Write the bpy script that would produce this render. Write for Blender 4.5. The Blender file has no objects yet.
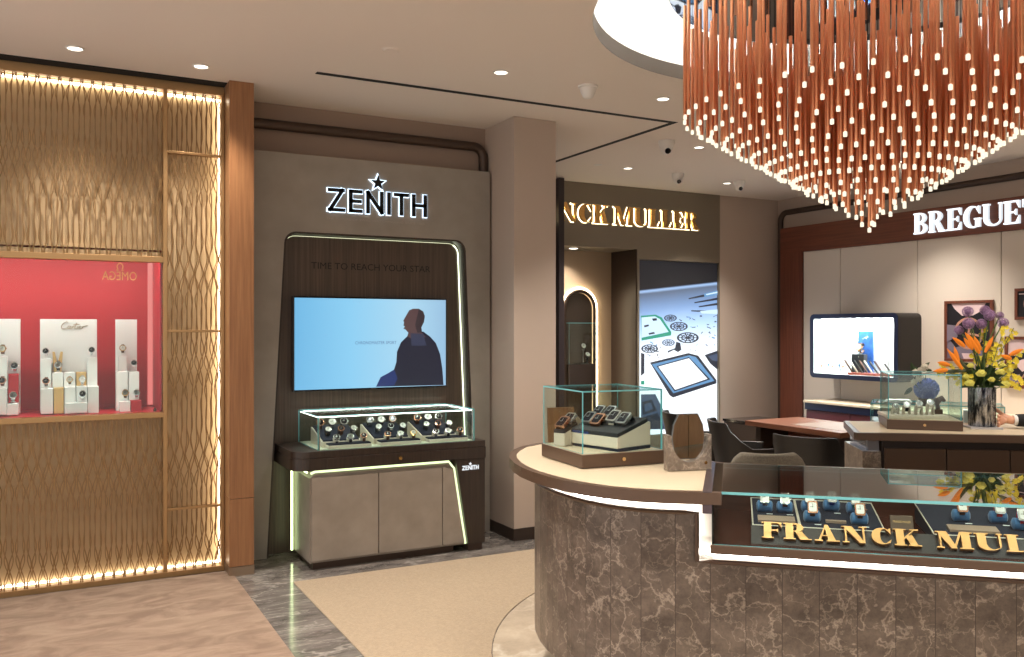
import bpy, bmesh, math, random
from mathutils import Vector, Matrix
R = math.radians
PI = math.pi
rnd = random.Random(7)
C = bpy.context.scene.collection
sc = bpy.context.scene

# ---------------------------------------------------------------- materials
def nt(name):
    m = bpy.data.materials.new(name); m.use_nodes = True
    n = m.node_tree.nodes; l = m.node_tree.links
    return m, n, l, n['Principled BSDF']

def srgb(r, g, b):
    f = lambda c: (c/255/12.92) if c/255 <= .04045 else ((c/255+.055)/1.055)**2.4
    return (f(r), f(g), f(b), 1)

def mat(name, col, rough=.5, metal=0, emit=None, es=0, spec=None, coat=0, bump=0, bscale=200, var=0, vscale=4, alpha=None, sheen=0):
    m, n, l, b = nt(name)
    b.inputs['Base Color'].default_value = col
    b.inputs['Roughness'].default_value = rough
    b.inputs['Metallic'].default_value = metal
    if spec is not None: b.inputs['Specular IOR Level'].default_value = spec
    if coat: b.inputs['Coat Weight'].default_value = coat
    if sheen: b.inputs['Sheen Weight'].default_value = sheen
    if emit:
        b.inputs['Emission Color'].default_value = emit; b.inputs['Emission Strength'].default_value = es
    if bump or var:
        tc = n.new('ShaderNodeTexCoord')
    if bump:
        t = n.new('ShaderNodeTexNoise'); t.inputs['Scale'].default_value = bscale; t.inputs['Detail'].default_value = 4
        l.new(tc.outputs['Object'], t.inputs['Vector'])
        bp = n.new('ShaderNodeBump'); bp.inputs['Strength'].default_value = bump; bp.inputs['Distance'].default_value = .004
        l.new(t.outputs['Fac'], bp.inputs['Height']); l.new(bp.outputs['Normal'], b.inputs['Normal'])
    if var:
        t2 = n.new('ShaderNodeTexNoise'); t2.inputs['Scale'].default_value = vscale; t2.inputs['Detail'].default_value = 6
        l.new(tc.outputs['Object'], t2.inputs['Vector'])
        r = n.new('ShaderNodeValToRGB'); r.color_ramp.elements[0].position = .3; r.color_ramp.elements[1].position = .7
        r.color_ramp.elements[0].color = tuple(c*(1-var) for c in col[:3])+(1,)
        r.color_ramp.elements[1].color = tuple(min(1, c*(1+var)) for c in col[:3])+(1,)
        l.new(t2.outputs['Fac'], r.inputs['Fac']); l.new(r.outputs['Color'], b.inputs['Base Color'])
    return m

def emis(name, col, s):
    m, n, l, b = nt(name)
    b.inputs['Base Color'].default_value = (.02, .02, .02, 1)
    b.inputs['Emission Color'].default_value = col; b.inputs['Emission Strength'].default_value = s
    return m

def wood(name, c1, c2, rough=.4, scale=(60, 60, 2.5), coat=0):
    m, n, l, b = nt(name)
    tc = n.new('ShaderNodeTexCoord'); mp = n.new('ShaderNodeMapping'); mp.inputs['Scale'].default_value = scale
    t = n.new('ShaderNodeTexNoise'); t.inputs['Scale'].default_value = 1; t.inputs['Detail'].default_value = 8; t.inputs['Roughness'].default_value = .65
    r = n.new('ShaderNodeValToRGB'); r.color_ramp.elements[0].position = .3; r.color_ramp.elements[1].position = .72
    r.color_ramp.elements[0].color = c1; r.color_ramp.elements[1].color = c2
    l.new(tc.outputs['Object'], mp.inputs['Vector']); l.new(mp.outputs['Vector'], t.inputs['Vector'])
    l.new(t.outputs['Fac'], r.inputs['Fac']); l.new(r.outputs['Color'], b.inputs['Base Color'])
    b.inputs['Roughness'].default_value = rough; b.inputs['Coat Weight'].default_value = coat
    return m

def stone(name, dark, mid, light, rough=.25, scale=3, vein=.02, stretch=(1, 1, 1), seams=None, coord='Object'):
    m, n, l, b = nt(name)
    tc = n.new('ShaderNodeTexCoord'); mp = n.new('ShaderNodeMapping'); mp.inputs['Scale'].default_value = stretch
    l.new(tc.outputs[coord], mp.inputs['Vector'])
    vec = mp.outputs['Vector']
    if seams:   # planks along U: shift the pattern per plank
        sp = n.new('ShaderNodeSeparateXYZ'); l.new(tc.outputs[coord], sp.inputs[0])
        dv = n.new('ShaderNodeMath'); dv.operation = 'DIVIDE'; dv.inputs[1].default_value = seams; l.new(sp.outputs['X'], dv.inputs[0])
        fl = n.new('ShaderNodeMath'); fl.operation = 'FLOOR'; l.new(dv.outputs[0], fl.inputs[0])
        ml = n.new('ShaderNodeMath'); ml.operation = 'MULTIPLY'; ml.inputs[1].default_value = .37; l.new(fl.outputs[0], ml.inputs[0])
        cb = n.new('ShaderNodeCombineXYZ'); l.new(ml.outputs[0], cb.inputs['Y']); l.new(ml.outputs[0], cb.inputs['Z'])
        ad = n.new('ShaderNodeVectorMath'); ad.operation = 'ADD'; l.new(vec, ad.inputs[0]); l.new(cb.outputs[0], ad.inputs[1]); vec = ad.outputs[0]
        fr = n.new('ShaderNodeMath'); fr.operation = 'FRACT'; l.new(dv.outputs[0], fr.inputs[0])
        lt = n.new('ShaderNodeMath'); lt.operation = 'LESS_THAN'; lt.inputs[1].default_value = .018; l.new(fr.outputs[0], lt.inputs[0])
    big = n.new('ShaderNodeTexNoise'); big.inputs['Scale'].default_value = scale; big.inputs['Detail'].default_value = 10; big.inputs['Roughness'].default_value = .78
    l.new(vec, big.inputs['Vector'])
    r = n.new('ShaderNodeValToRGB'); r.color_ramp.elements[0].position = .35; r.color_ramp.elements[1].position = .68
    r.color_ramp.elements[0].color = dark; r.color_ramp.elements[1].color = mid
    l.new(big.outputs['Fac'], r.inputs['Fac'])
    cur = r.outputs['Color']
    for k, (sc_, wd) in enumerate(((scale*.45, vein*.55), (scale*1.5, vein*.8))):
        v = n.new('ShaderNodeTexNoise'); v.inputs['Scale'].default_value = sc_; v.inputs['Detail'].default_value = 8
        v.inputs['Roughness'].default_value = .55; v.inputs['Distortion'].default_value = .25
        l.new(vec, v.inputs['Vector'])
        s1 = n.new('ShaderNodeMath'); s1.operation = 'SUBTRACT'; s1.inputs[1].default_value = .5; l.new(v.outputs['Fac'], s1.inputs[0])
        a1 = n.new('ShaderNodeMath'); a1.operation = 'ABSOLUTE'; l.new(s1.outputs[0], a1.inputs[0])
        mr = n.new('ShaderNodeMapRange'); mr.inputs['From Min'].default_value = 0; mr.inputs['From Max'].default_value = wd
        mr.inputs['To Min'].default_value = .75 if k == 0 else .45; mr.inputs['To Max'].default_value = 0
        l.new(a1.outputs[0], mr.inputs['Value'])
        msk = n.new('ShaderNodeMath'); msk.operation = 'MULTIPLY'; l.new(mr.outputs[0], msk.inputs[0]); l.new(big.outputs['Fac'], msk.inputs[1])
        mx = n.new('ShaderNodeMixRGB'); l.new(msk.outputs[0], mx.inputs['Fac']); l.new(cur, mx.inputs['Color1']); mx.inputs['Color2'].default_value = light
        cur = mx.outputs['Color']
    if seams:
        mx = n.new('ShaderNodeMixRGB'); l.new(lt.outputs[0], mx.inputs['Fac']); l.new(cur, mx.inputs['Color1']); mx.inputs['Color2'].default_value = tuple(c*.72 for c in dark[:3])+(1,)
        cur = mx.outputs['Color']
    l.new(cur, b.inputs['Base Color']); b.inputs['Roughness'].default_value = rough
    return m

def glass(name, tint=(.93, .98, .97, 1), ior=1.5, boost=1.0):
    m = bpy.data.materials.new(name); m.use_nodes = True; n = m.node_tree.nodes; l = m.node_tree.links; n.clear()
    o = n.new('ShaderNodeOutputMaterial'); t = n.new('ShaderNodeBsdfTransparent'); t.inputs[0].default_value = tint
    g = n.new('ShaderNodeBsdfGlossy'); g.inputs['Roughness'].default_value = .0
    f = n.new('ShaderNodeFresnel'); f.inputs['IOR'].default_value = ior
    ml = n.new('ShaderNodeMath'); ml.operation = 'MULTIPLY'; ml.inputs[1].default_value = boost; ml.use_clamp = True
    ge = n.new('ShaderNodeNewGeometry'); mi = n.new('ShaderNodeMapRange'); mi.inputs['To Min'].default_value = ior; mi.inputs['To Max'].default_value = 1/ior
    l.new(ge.outputs['Backfacing'], mi.inputs['Value']); l.new(mi.outputs[0], f.inputs['IOR'])
    l.new(f.outputs[0], ml.inputs[0])
    mx = n.new('ShaderNodeMixShader'); l.new(ml.outputs[0], mx.inputs[0]); l.new(t.outputs[0], mx.inputs[1]); l.new(g.outputs[0], mx.inputs[2])
    l.new(mx.outputs[0], o.inputs[0]); return m

def swirl(name, c1, c2):
    m, n, l, b = nt(name); tc = n.new('ShaderNodeTexCoord'); mp = n.new('ShaderNodeMapping'); mp.inputs['Scale'].default_value = (1, 2.0, 1); mp.inputs['Rotation'].default_value = (0, 0, .5)
    t = n.new('ShaderNodeTexNoise'); t.inputs['Scale'].default_value = 3.6; t.inputs['Detail'].default_value = 9; t.inputs['Distortion'].default_value = 1.2; t.inputs['Roughness'].default_value = .6
    r = n.new('ShaderNodeValToRGB'); r.color_ramp.elements[0].position = .36; r.color_ramp.elements[0].color = c1; r.color_ramp.elements[1].position = .64; r.color_ramp.elements[1].color = c2
    l.new(tc.outputs['Object'], mp.inputs[0]); l.new(mp.outputs[0], t.inputs[0]); l.new(t.outputs['Fac'], r.inputs[0]); l.new(r.outputs[0], b.inputs['Base Color']); b.inputs['Roughness'].default_value = .95
    g = n.new('ShaderNodeTexNoise'); g.inputs['Scale'].default_value = 300; bp = n.new('ShaderNodeBump'); bp.inputs['Strength'].default_value = .5; bp.inputs['Distance'].default_value = .004
    l.new(tc.outputs['Object'], g.inputs[0]); l.new(g.outputs['Fac'], bp.inputs['Height']); l.new(bp.outputs[0], b.inputs['Normal']); return m

M = {}
M['ceiling'] = mat('ceiling_paint', srgb(230, 219, 209), .85)
M['black'] = mat('black_gap', (.004, .004, .004, 1), .8)
M['white'] = mat('white_paint', (.8, .79, .77, 1), .6)
M['taupe'] = mat('taupe_wall', srgb(180, 163, 149), .75, var=.03, vscale=1.5)
M['taupe2'] = mat('taupe_wall_upper', srgb(150, 128, 112), .75)
M['bronze'] = mat('dark_bronze', srgb(74, 58, 48), .45, .4)
M['greige'] = mat('greige_plaster', srgb(148, 141, 131), .45, .15, var=.09, vscale=5)
M['cabfront'] = mat('cabinet_plaster', srgb(148, 137, 125), .42, .1, var=.12, vscale=7)
M['darkwood'] = wood('dark_wenge', srgb(34, 25, 20), srgb(58, 44, 35), .35)
M['nichewood'] = wood('niche_wood', srgb(58, 46, 38), srgb(92, 76, 62), .4, (70, 70, 1.2))
M['oak'] = wood('oak_column', srgb(126, 84, 52), srgb(160, 114, 76), .35, (50, 50, 2))
M['cherry'] = wood('cherry_wood', srgb(88, 46, 32), srgb(124, 68, 48), .4, (45, 45, 1.5))
M['cherrytop'] = wood('cherry_top', srgb(86, 50, 34), srgb(110, 68, 46), .4, (45, 1.5, 45))
M['brass'] = mat('brass_fins', srgb(150, 118, 80), .42, .85)
M['brassd'] = mat('brass_frame', srgb(176, 142, 100), .4, .9)
M['brassb'] = mat('brass_backing', srgb(208, 180, 140), .5, .45)
M['gold'] = mat('gold', srgb(236, 186, 112), .25, 1)
M['goldm'] = mat('gold_matte', srgb(222, 182, 122), .4, .6)
M['steel'] = mat('steel', (.75, .75, .74, 1), .22, 1)
M['steeld'] = mat('steel_dark', (.3, .3, .3, 1), .3, 1)
M['carpet1'] = swirl('carpet_swirl', srgb(120, 98, 82), srgb(148, 126, 107))
M['carpet2'] = mat('carpet_beige', srgb(156, 136, 110), .95, bump=.8, bscale=260, var=.12, vscale=60, sheen=.2)
M['floor'] = stone('grey_marble', srgb(74, 69, 66), srgb(134, 126, 119), srgb(200, 192, 182), .12, 1.8, .02, (1, 3.2, 1))
M['ring'] = stone('pale_stone', srgb(150, 136, 118), srgb(192, 176, 154), srgb(216, 204, 186), .16, 1.2, .02)
M['marble'] = stone('brown_marble', srgb(76, 66, 59), srgb(124, 110, 99), srgb(210, 194, 176), .3, 8.5, .022, (1, 1, .8), .13, 'UV')
M['marble2'] = stone('brown_marble_block', srgb(98, 86, 76), srgb(150, 136, 122), srgb(205, 192, 176), .3, 14, .03)
M['cream'] = mat('cream_leather', srgb(196, 179, 152), .5, bump=.15, bscale=500)
M['brown'] = mat('brown_lacquer', srgb(92, 72, 58), .35, .25)
M['browndk'] = mat('dark_brown_lacquer', srgb(52, 40, 33), .4, .1)
M['led'] = emis('led_white', (1, .92, .82, 1), 9)
M['ledw'] = emis('led_warm', (1, .84, .62, 1), 4.4)
M['ledg'] = emis('led_greenish', (.80, .95, .5, 1), .95)
M['ledarch'] = emis('led_arch', (1, .82, .55, 1), 8)
M['cove'] = emis('led_cove', (1, .95, .87, 1), 15)
M['glass'] = glass('clear_glass', boost=.6)
M['glasst'] = glass('counter_glass', (.9, .96, .94, 1), 1.6, 1.6)
M['glassedge'] = mat('glass_edge_teal', srgb(118, 190, 196), .12, 0, srgb(90, 190, 185), 0)
M['red'] = mat('red_lacquer', srgb(176, 24, 34), .6)
M['red2'] = mat('red_lacquer_gloss', srgb(180, 30, 42), .35)
M['acry'] = mat('white_block', (.85, .85, .83, 1), .4)
M['copper'] = mat('copper_tube', srgb(234, 162, 122), .3, .95)
M['tip'] = emis('frosted_tip', (1, .88, .66, 1), .72)
M['mirror'] = mat('polished_mirror', (.55, .55, .56, 1), .02, 1)
M['mirror2'] = mat('mirror_glass', (.85, .85, .85, 1), .0, 1)
M['leather'] = mat('dark_leather', srgb(26, 22, 20), .45, bump=.1, bscale=300)
M['fabric'] = mat('grey_tweed', srgb(134, 126, 112), .95, bump=.6, bscale=400, var=.3, vscale=180)
M['navy'] = mat('navy_lacquer', srgb(26, 34, 62), .3)
M['navyvel'] = mat('navy_velvet', srgb(20, 24, 42), .8)
M['bluecush'] = mat('blue_cushion', srgb(70, 120, 170), .6, sheen=.3)
M['padblk'] = mat('black_pad', srgb(30, 30, 34), .6)
M['paleblk'] = mat('pale_stand', srgb(214, 202, 184), .5)
M['wine'] = mat('wine_leather', srgb(92, 44, 50), .4)
M['creampanel'] = mat('cream_panel', srgb(212, 200, 186), .6, bump=.1, bscale=300)
M['dkdial'] = mat('dark_dial', srgb(22, 26, 38), .2)
M['wtdial'] = mat('white_dial', srgb(235, 233, 226), .3)
M['strapblk'] = mat('black_strap', srgb(22, 20, 20), .55)
M['strapbrn'] = mat('brown_strap', srgb(84, 50, 34), .55)
M['strapcrm'] = mat('cream_strap', srgb(226, 212, 190), .55)
M['strapred'] = mat('red_strap', srgb(200, 40, 40), .5)
M['strapblu'] = mat('blue_strap', srgb(40, 60, 140), .5)
M['strapgrn'] = mat('green_strap', srgb(50, 150, 80), .5)
M['strappnk'] = mat('pink_strap', srgb(230, 150, 150), .5)
M['rosegold'] = mat('rose_gold', srgb(230, 170, 140), .25, 1)
M['plastic'] = mat('white_plastic', (.75, .72, .68, 1), .4)
M['blackgl'] = mat('black_gloss', (.01, .01, .012, 1), .08)
M['tag'] = mat('white_card', (.85, .85, .83, 1), .6)
M['greyint'] = mat('grey_interior', srgb(190, 190, 186), .5)
M['fmwall'] = mat('fm_bronze_wall', srgb(132, 122, 106), .4, .3)
M['fmin'] = mat('fm_inner_wall', srgb(170, 148, 122), .55)
M['lampin'] = emis('lamp_lens', (1, .92, .8, 1), 2.2)

# ---------------------------------------------------------------- mesh builder
FR = {}     # frames of roots

class MB:
    def __init__(s): s.v = []; s.f = []; s.m = []; s.uv = {}
    def add(s, vs, fs, mi=0):
        o = len(s.v); s.v += [tuple(v) for v in vs]
        for i, f in enumerate(fs):
            s.f.append(tuple(o+k for k in f)); s.m.append(mi[i] if isinstance(mi, (list, tuple)) else mi)
        return s
    def box(s, x0, x1, y0, y1, z0, z1, mi=0):
        vs = [(x0,y0,z0),(x1,y0,z0),(x1,y1,z0),(x0,y1,z0),(x0,y0,z1),(x1,y0,z1),(x1,y1,z1),(x0,y1,z1)]
        return s.add(vs, [(3,2,1,0),(4,5,6,7),(0,1,5,4),(1,2,6,5),(2,3,7,6),(3,0,4,7)], mi)
    def pane(s, x0, x1, y0, y1, z0, z1, mg=0, me=1):   # big faces glass, slim faces edge
        dx, dy, dz = x1-x0, y1-y0, z1-z0; t = min(dx, dy, dz)
        if t == dz: mi = [mg, mg, me, me, me, me]
        elif t == dy: mi = [me, me, mg, me, mg, me]
        else: mi = [me, me, me, mg, me, mg]
        return s.box(x0, x1, y0, y1, z0, z1, mi)
    def prism(s, poly, h0, h1, fr=None, mi=0, cap=True):
        """poly in (u,v), extruded h0..h1 along w. fr = (origin,U,V,W) vectors."""
        if fr is None: fr = (Vector((0,0,0)), Vector((1,0,0)), Vector((0,1,0)), Vector((0,0,1)))
        O, U, V, W = fr; n = len(poly)
        vs = [O+U*p[0]+V*p[1]+W*h0 for p in poly]+[O+U*p[0]+V*p[1]+W*h1 for p in poly]
        fs = [(i, (i+1) % n, n+(i+1) % n, n+i) for i in range(n)]
        if cap: fs += [tuple(range(n-1, -1, -1)), tuple(range(n, 2*n))]
        return s.add(vs, fs, mi)
    def tube(s, pts, r, n=10, mi=0, cap=True, rs=None):
        pts = [Vector(p) for p in pts]; k = len(pts); vs = []
        up = None
        for i, p in enumerate(pts):
            d = (pts[min(i+1, k-1)]-pts[max(i-1, 0)]).normalized()
            if up is None:
                up = Vector((0,0,1)) if abs(d.z) < .9 else Vector((1,0,0))
            a = d.cross(up).normalized(); b_ = a.cross(d).normalized(); up = b_
            rr = rs[i] if rs else r
            for j in range(n):
                t = 2*PI*j/n; vs.append(p+a*math.cos(t)*rr+b_*math.sin(t)*rr)
        fs = [(i*n+j, i*n+(j+1) % n, (i+1)*n+(j+1) % n, (i+1)*n+j) for i in range(k-1) for j in range(n)]
        if cap: fs += [tuple(range(n-1, -1, -1)), tuple((k-1)*n+j for j in range(n))]
        return s.add(vs, fs, mi)
    def lathe(s, prof, c=(0,0,0), n=24, mi=0, M4=None, sx=1, sy=1, cap=True):
        vs = []
        for r, z in prof:
            for j in range(n):
                t = 2*PI*j/n; p = Vector((r*math.cos(t)*sx, r*math.sin(t)*sy, z))
                if M4: p = M4 @ p
                vs.append(p+Vector(c))
        k = len(prof)
        fs = [(i*n+j, i*n+(j+1) % n, (i+1)*n+(j+1) % n, (i+1)*n+j) for i in range(k-1) for j in range(n)]
        if cap and prof[0][0] > 1e-6: fs.append(tuple(range(n-1, -1, -1)))
        if cap and prof[-1][0] > 1e-6: fs.append(tuple((k-1)*n+j for j in range(n)))
        return s.add(vs, fs, mi)
    def ell(s, c, rx, ry, rz, n=12, k=8, mi=0):
        return s.lathe([(math.sin(PI*i/k) if 0 < i < k else 1e-5, -math.cos(PI*i/k)*rz) for i in range(k+1)], c, n, mi, None, rx, ry)
    def xf(s, m4):
        s.v = [tuple(m4 @ Vector(v)) for v in s.v]; return s
    def build(s, name, mats, parent=None, world=False, smooth=False, bevel=0, loc=None, rot=0, seg=2):
        vs = s.v
        if parent is not None and world:
            mi = FR[parent.name].inverted(); vs = [tuple(mi @ Vector(v)) for v in vs]
        elif parent is None and loc is not None and world:
            mi = (Matrix.Translation(loc) @ Matrix.Rotation(rot, 4, 'Z')).inverted(); vs = [tuple(mi @ Vector(v)) for v in vs]
        me = bpy.data.meshes.new(name); me.from_pydata(vs, [], s.f)
        if not isinstance(mats, (list, tuple)): mats = [mats]
        for q in mats: me.materials.append(q)
        for i, p in enumerate(me.polygons):
            p.material_index = s.m[i]; p.use_smooth = smooth
        if s.uv:
            ul = me.uv_layers.new(name='UVMap')
            for li, lp in enumerate(me.loops): ul.data[li].uv = s.uv.get(lp.vertex_index, (0, 0))
        me.update()
        bm = bmesh.new(); bm.from_mesh(me); bmesh.ops.recalc_face_normals(bm, faces=bm.faces)
        bm.to_mesh(me); bm.free()
        if smooth:
            try: me.set_sharp_from_angle(angle=R(40))
            except Exception: pass
        o = bpy.data.objects.new(name, me); C.objects.link(o)
        if parent is not None: o.parent = parent; FR[o.name] = FR[parent.name]
        else:
            if loc is not None: o.location = loc; o.rotation_euler = (0,0,rot)
            FR[o.name] = Matrix.Translation(o.location) @ Matrix.Rotation(rot, 4, 'Z')
        if bevel:
            b = o.modifiers.new('bevel', 'BEVEL'); b.width = bevel; b.segments = seg; b.limit_method = 'ANGLE'; b.angle_limit = R(40)
        return o

def empty(name, loc, rot=0, tilt=0):
    o = bpy.data.objects.new(name, None); C.objects.link(o); o.location = loc; o.rotation_euler = (tilt, 0, rot); o.empty_display_size = .1
    FR[o.name] = Matrix.Translation(loc) @ Matrix.Rotation(rot, 4, 'Z') @ Matrix.Rotation(tilt, 4, 'X')
    return o

def tag(o, label, cat, group=None, kind=None):
    o['label'] = label; o['category'] = cat
    if group: o['group'] = group
    if kind: o['kind'] = kind
    return o

def thing(name, label, cat, loc, rot=0, group=None, tilt=0):
    return tag(empty(name, loc, rot, tilt), label, cat, group)

def structure(o): o['kind'] = 'structure'; return o
def plab(o, s): o['label'] = s; return o

KIDS = {}
def copy_tree(o, loc=None, rot=None, label=None, group=None):
    c = o.copy(); C.objects.link(c)
    if loc is not None: c.location = loc
    if rot is not None: c.rotation_euler = rot
    if label: c['label'] = label
    if group: c['group'] = group
    def rec(src, dst):
        for ch in [x for x in bpy.data.objects if x.parent == src]:
            d = ch.copy(); C.objects.link(d); d.parent = dst; rec(ch, d)
    rec(o, c)
    return c

def offset_poly(pts, d, closed=True):
    """offset to the left-hand outside for a clockwise outline: positive d moves along the right-hand normal of travel"""
    n = len(pts); out = []
    for i in range(n):
        p = Vector(pts[i])
        a = Vector(pts[i-1]) if (closed or i > 0) else None
        b = Vector(pts[(i+1) % n]) if (closed or i < n-1) else None
        ns = []
        if a is not None:
            t = (p-a).normalized(); ns.append(Vector((t.y, -t.x)))
        if b is not None:
            t = (b-p).normalized(); ns.append(Vector((t.y, -t.x)))
        m = sum(ns, Vector((0, 0))).normalized(); k = max(.5, m.dot(ns[0]))
        out.append(tuple(p+m*(d/k)))
    return out

def rrect(x0, x1, y0, y1, r, n=5, rr=None):
    """rounded rectangle, rr = radii (bl,br,tr,tl)"""
    rr = rr or (r, r, r, r); out = []
    for (cx, cy, a0, q) in ((x0, y0, PI, 0), (x1, y0, 1.5*PI, 1), (x1, y1, 0, 2), (x0, y1, .5*PI, 3)):
        q = rr[q]
        ox = cx+q if cx == x0 else cx-q; oy = cy+q if cy == y0 else cy-q
        if q < 1e-6: out.append((cx, cy)); continue
        for i in range(n+1):
            t = a0+.5*PI*i/n; out.append((ox+q*math.cos(t), oy+q*math.sin(t)))
    return out

def strip(mb, pts, z0, z1, th=0, mi=0, uv=False):
    """vertical wall along an xy path"""
    L = 0; vs = []; us = []
    for i, p in enumerate(pts):
        if i: L += (Vector(p)-Vector(pts[i-1])).length
        vs += [(p[0], p[1], z0), (p[0], p[1], z1)]; us += [(L, z0), (L, z1)]
    o = len(mb.v)
    mb.add(vs, [(2*i, 2*i+2, 2*i+3, 2*i+1) for i in range(len(pts)-1)], mi)
    if uv:
        for i, u in enumerate(us): mb.uv[o+i] = u
    return mb

# ---------------------------------------------------------------- lettering
def rect(x0, y0, x1, y1): return [(x0, y0), (x1, y0), (x1, y1), (x0, y1)]
def arc(cx, cy, rx, ry, ix, iy, ox, a0, a1, n=10):
    """quads between outer ellipse (rx,ry) and inner (ix,iy) shifted by ox"""
    q = []
    for i in range(n):
        t0 = R(a0+(a1-a0)*i/n); t1 = R(a0+(a1-a0)*(i+1)/n)
        q.append([(cx+rx*math.cos(t0), cy+ry*math.sin(t0)), (cx+rx*math.cos(t1), cy+ry*math.sin(t1)),
                  (cx+ox+ix*math.cos(t1), cy+iy*math.sin(t1)), (cx+ox+ix*math.cos(t0), cy+iy*math.sin(t0))])
    return q
def serif_glyph(ch, T, t, e):
    s = t; P = []
    def stem(x, w=T, l=1, r=1, top=1, bot=1):
        P.append(rect(x, 0, x+w, 1))
        if bot: P.append(rect(x-e*l, 0, x+w+e*r, s))
        if top: P.append(rect(x-e*l, 1-s, x+w+e*r, 1))
    x = e
    if ch in 'FEL':
        W = x+T+.42
        stem(x)
        if ch in 'FE':
            P.append(rect(x+T, 1-s, W, 1)); P.append([(W-.13, 1-s), (W, 1-s), (W, .66)])
            P.append(rect(x+T, .5-s/2, W-.14, .5+s/2)); P.append([(W-.24, .5), (W-.14, .36), (W-.14, .64)])
        if ch in 'EL':
            P.append(rect(x+T, 0, W, s)); P.append([(W-.14, s), (W, .36), (W, s)])
        return P, W+.03
    if ch == 'R':
        stem(x); P.extend(arc(x+T+.08, .74, .34, .26, .34-T*.85, .26-s, 0, -90, 90))
        P.append(rect(x+T-.01, 1-s, x+T+.09, 1)); P.append(rect(x+T-.01, .48, x+T+.09, .48+s))
        lx = x+T+.12; P.append([(lx-.06, .5), (lx+T*.7, .5), (lx+T+.22, 0), (lx+.16, 0)]); P.append(rect(lx+.14, 0, lx+T+.3, s))
        return P, lx+T+.32
    if ch == 'B':
        stem(x)
        P.extend(arc(x+T+.08, .75, .30, .25, .30-T*.85, .25-s, 0, -90, 90)); P.extend(arc(x+T+.08, .26, .36, .26, .36-T*.9, .26-s, 0, -90, 90))
        for y in (1-s, .5, .5-s*.2, 0): P.append(rect(x+T-.01, y, x+T+.09, y+s))
        return P, x+T+.48
    if ch == 'A':
        W = T+.62; a = x+W/2
        P.append([(x+.1, 0), (x+.1+t*1.2, 0), (a+.0, 1), (a-.06, 1)]); P.append([(x+W-.1-T, 0), (x+W-.1, 0), (a+.06, 1), (a-.1, 1)])
        P.append(rect(x+.2, .3, x+W-.25, .3+s)); P.append(rect(x-e*.4, 0, x+.3, s)); P.append(rect(x+W-T-.18, 0, x+W+e*.4, s))
        return P, x+W+e*.6
    if ch == 'N':
        W = .72+T*.6
        P.append(rect(x+.06, 0, x+.06+t*1.1, 1)); P.append(rect(x+W-.06-t*1.1, 0, x+W-.06, 1))
        P.append([(x, 1), (x+T*1.15, 1), (x+W-.06, 0), (x+W-.1-T*.55, 0)])
        P.append(rect(x-e*.7, 1-s, x+T, 1)); P.append(rect(x-e*.6, 0, x+.06+t+e, s)); P.append(rect(x+W-.12-t-e, 1-s, x+W+e*.4, 1))
        return P, x+W+e*.7
    if ch in 'CG':
        P.extend(arc(x+.42, .5, .42, .5, .40-T*.72, .5-s*.9, T*.3, 48, 312, 18))
        P.append([(x+.72, .98), (x+.76, .98), (x+.76, .62), (x+.62, .86)])
        if ch == 'C': P.append([(x+.62, .14), (x+.78, .34), (x+.70, .06)]); return P, x+.82
        P.append(rect(x+.78-T, .04, x+.78, .44)); P.append(rect(x+.78-T-e, .44-s, x+.78+e*.8, .44)); return P, x+.82+e*.6
    if ch == 'K':
        stem(x); a = x+T
        P.append([(a, .38), (a, .38+t*1.6), (a+.40, 1), (a+.46, 1)])
        P.append([(a+.06, .54), (a+.06+T*.8, .68), (a+.22+T, 0), (a+.24, 0)])
        P.append(rect(a+.24, 1-s, a+.58, 1)); P.append(rect(a+.14, 0, a+T+.34, s))
        return P, a+T+.36
    if ch == 'M':
        W = .95+T*.7
        P.append(rect(x+.06, 0, x+.06+t*1.1, 1)); P.append(rect(x+W-T, 0, x+W, 1))
        c = x+W*.46
        P.append([(x, 1), (x+T*1.1, 1), (c+T*.45, 0), (c-T*.25, 0)]); P.append([(c, 0), (c+t*1.2, 0), (x+W-T+t*.6, 1), (x+W-T-t*.6, 1)])
        P.append(rect(x-e*.7, 1-s, x+T, 1)); P.append(rect(x-e*.6, 0, x+.06+t+e, s)); P.append(rect(x+W-T-e, 0, x+W+e, s)); P.append(rect(x+W-T, 1-s, x+W+e, 1))
        return P, x+W+e*1.3
    if ch == 'U':
        W = .74+T*.3
        P.append(rect(x, .3, x+T, 1)); P.append(rect(x+W-t*1.1, .3, x+W, 1))
        P.extend(arc(x+W/2, .32, W/2, .32, W/2-T*.55-.02, .32-s*1.1, T*.45, 180, 360, 14))
        P.append(rect(x-e, 1-s, x+T+e, 1)); P.append(rect(x+W-t-e*.9, 1-s, x+W+e*.8, 1))
        return P, x+W+e*1.1
    if ch == 'T':
        W = .62+T*.5; a = x+W/2
        P.append(rect(a-T/2, 0, a+T/2, 1)); P.append(rect(x, 1-s, x+W, 1)); P.append(rect(a-T/2-e, 0, a+T/2+e, s))
        P.append([(x, 1-s), (x+.12, 1-s), (x, .66)]); P.append([(x+W-.12, 1-s), (x+W, 1-s), (x+W, .66)])
        return P, x+W+e*.4
    return P, .45

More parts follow.
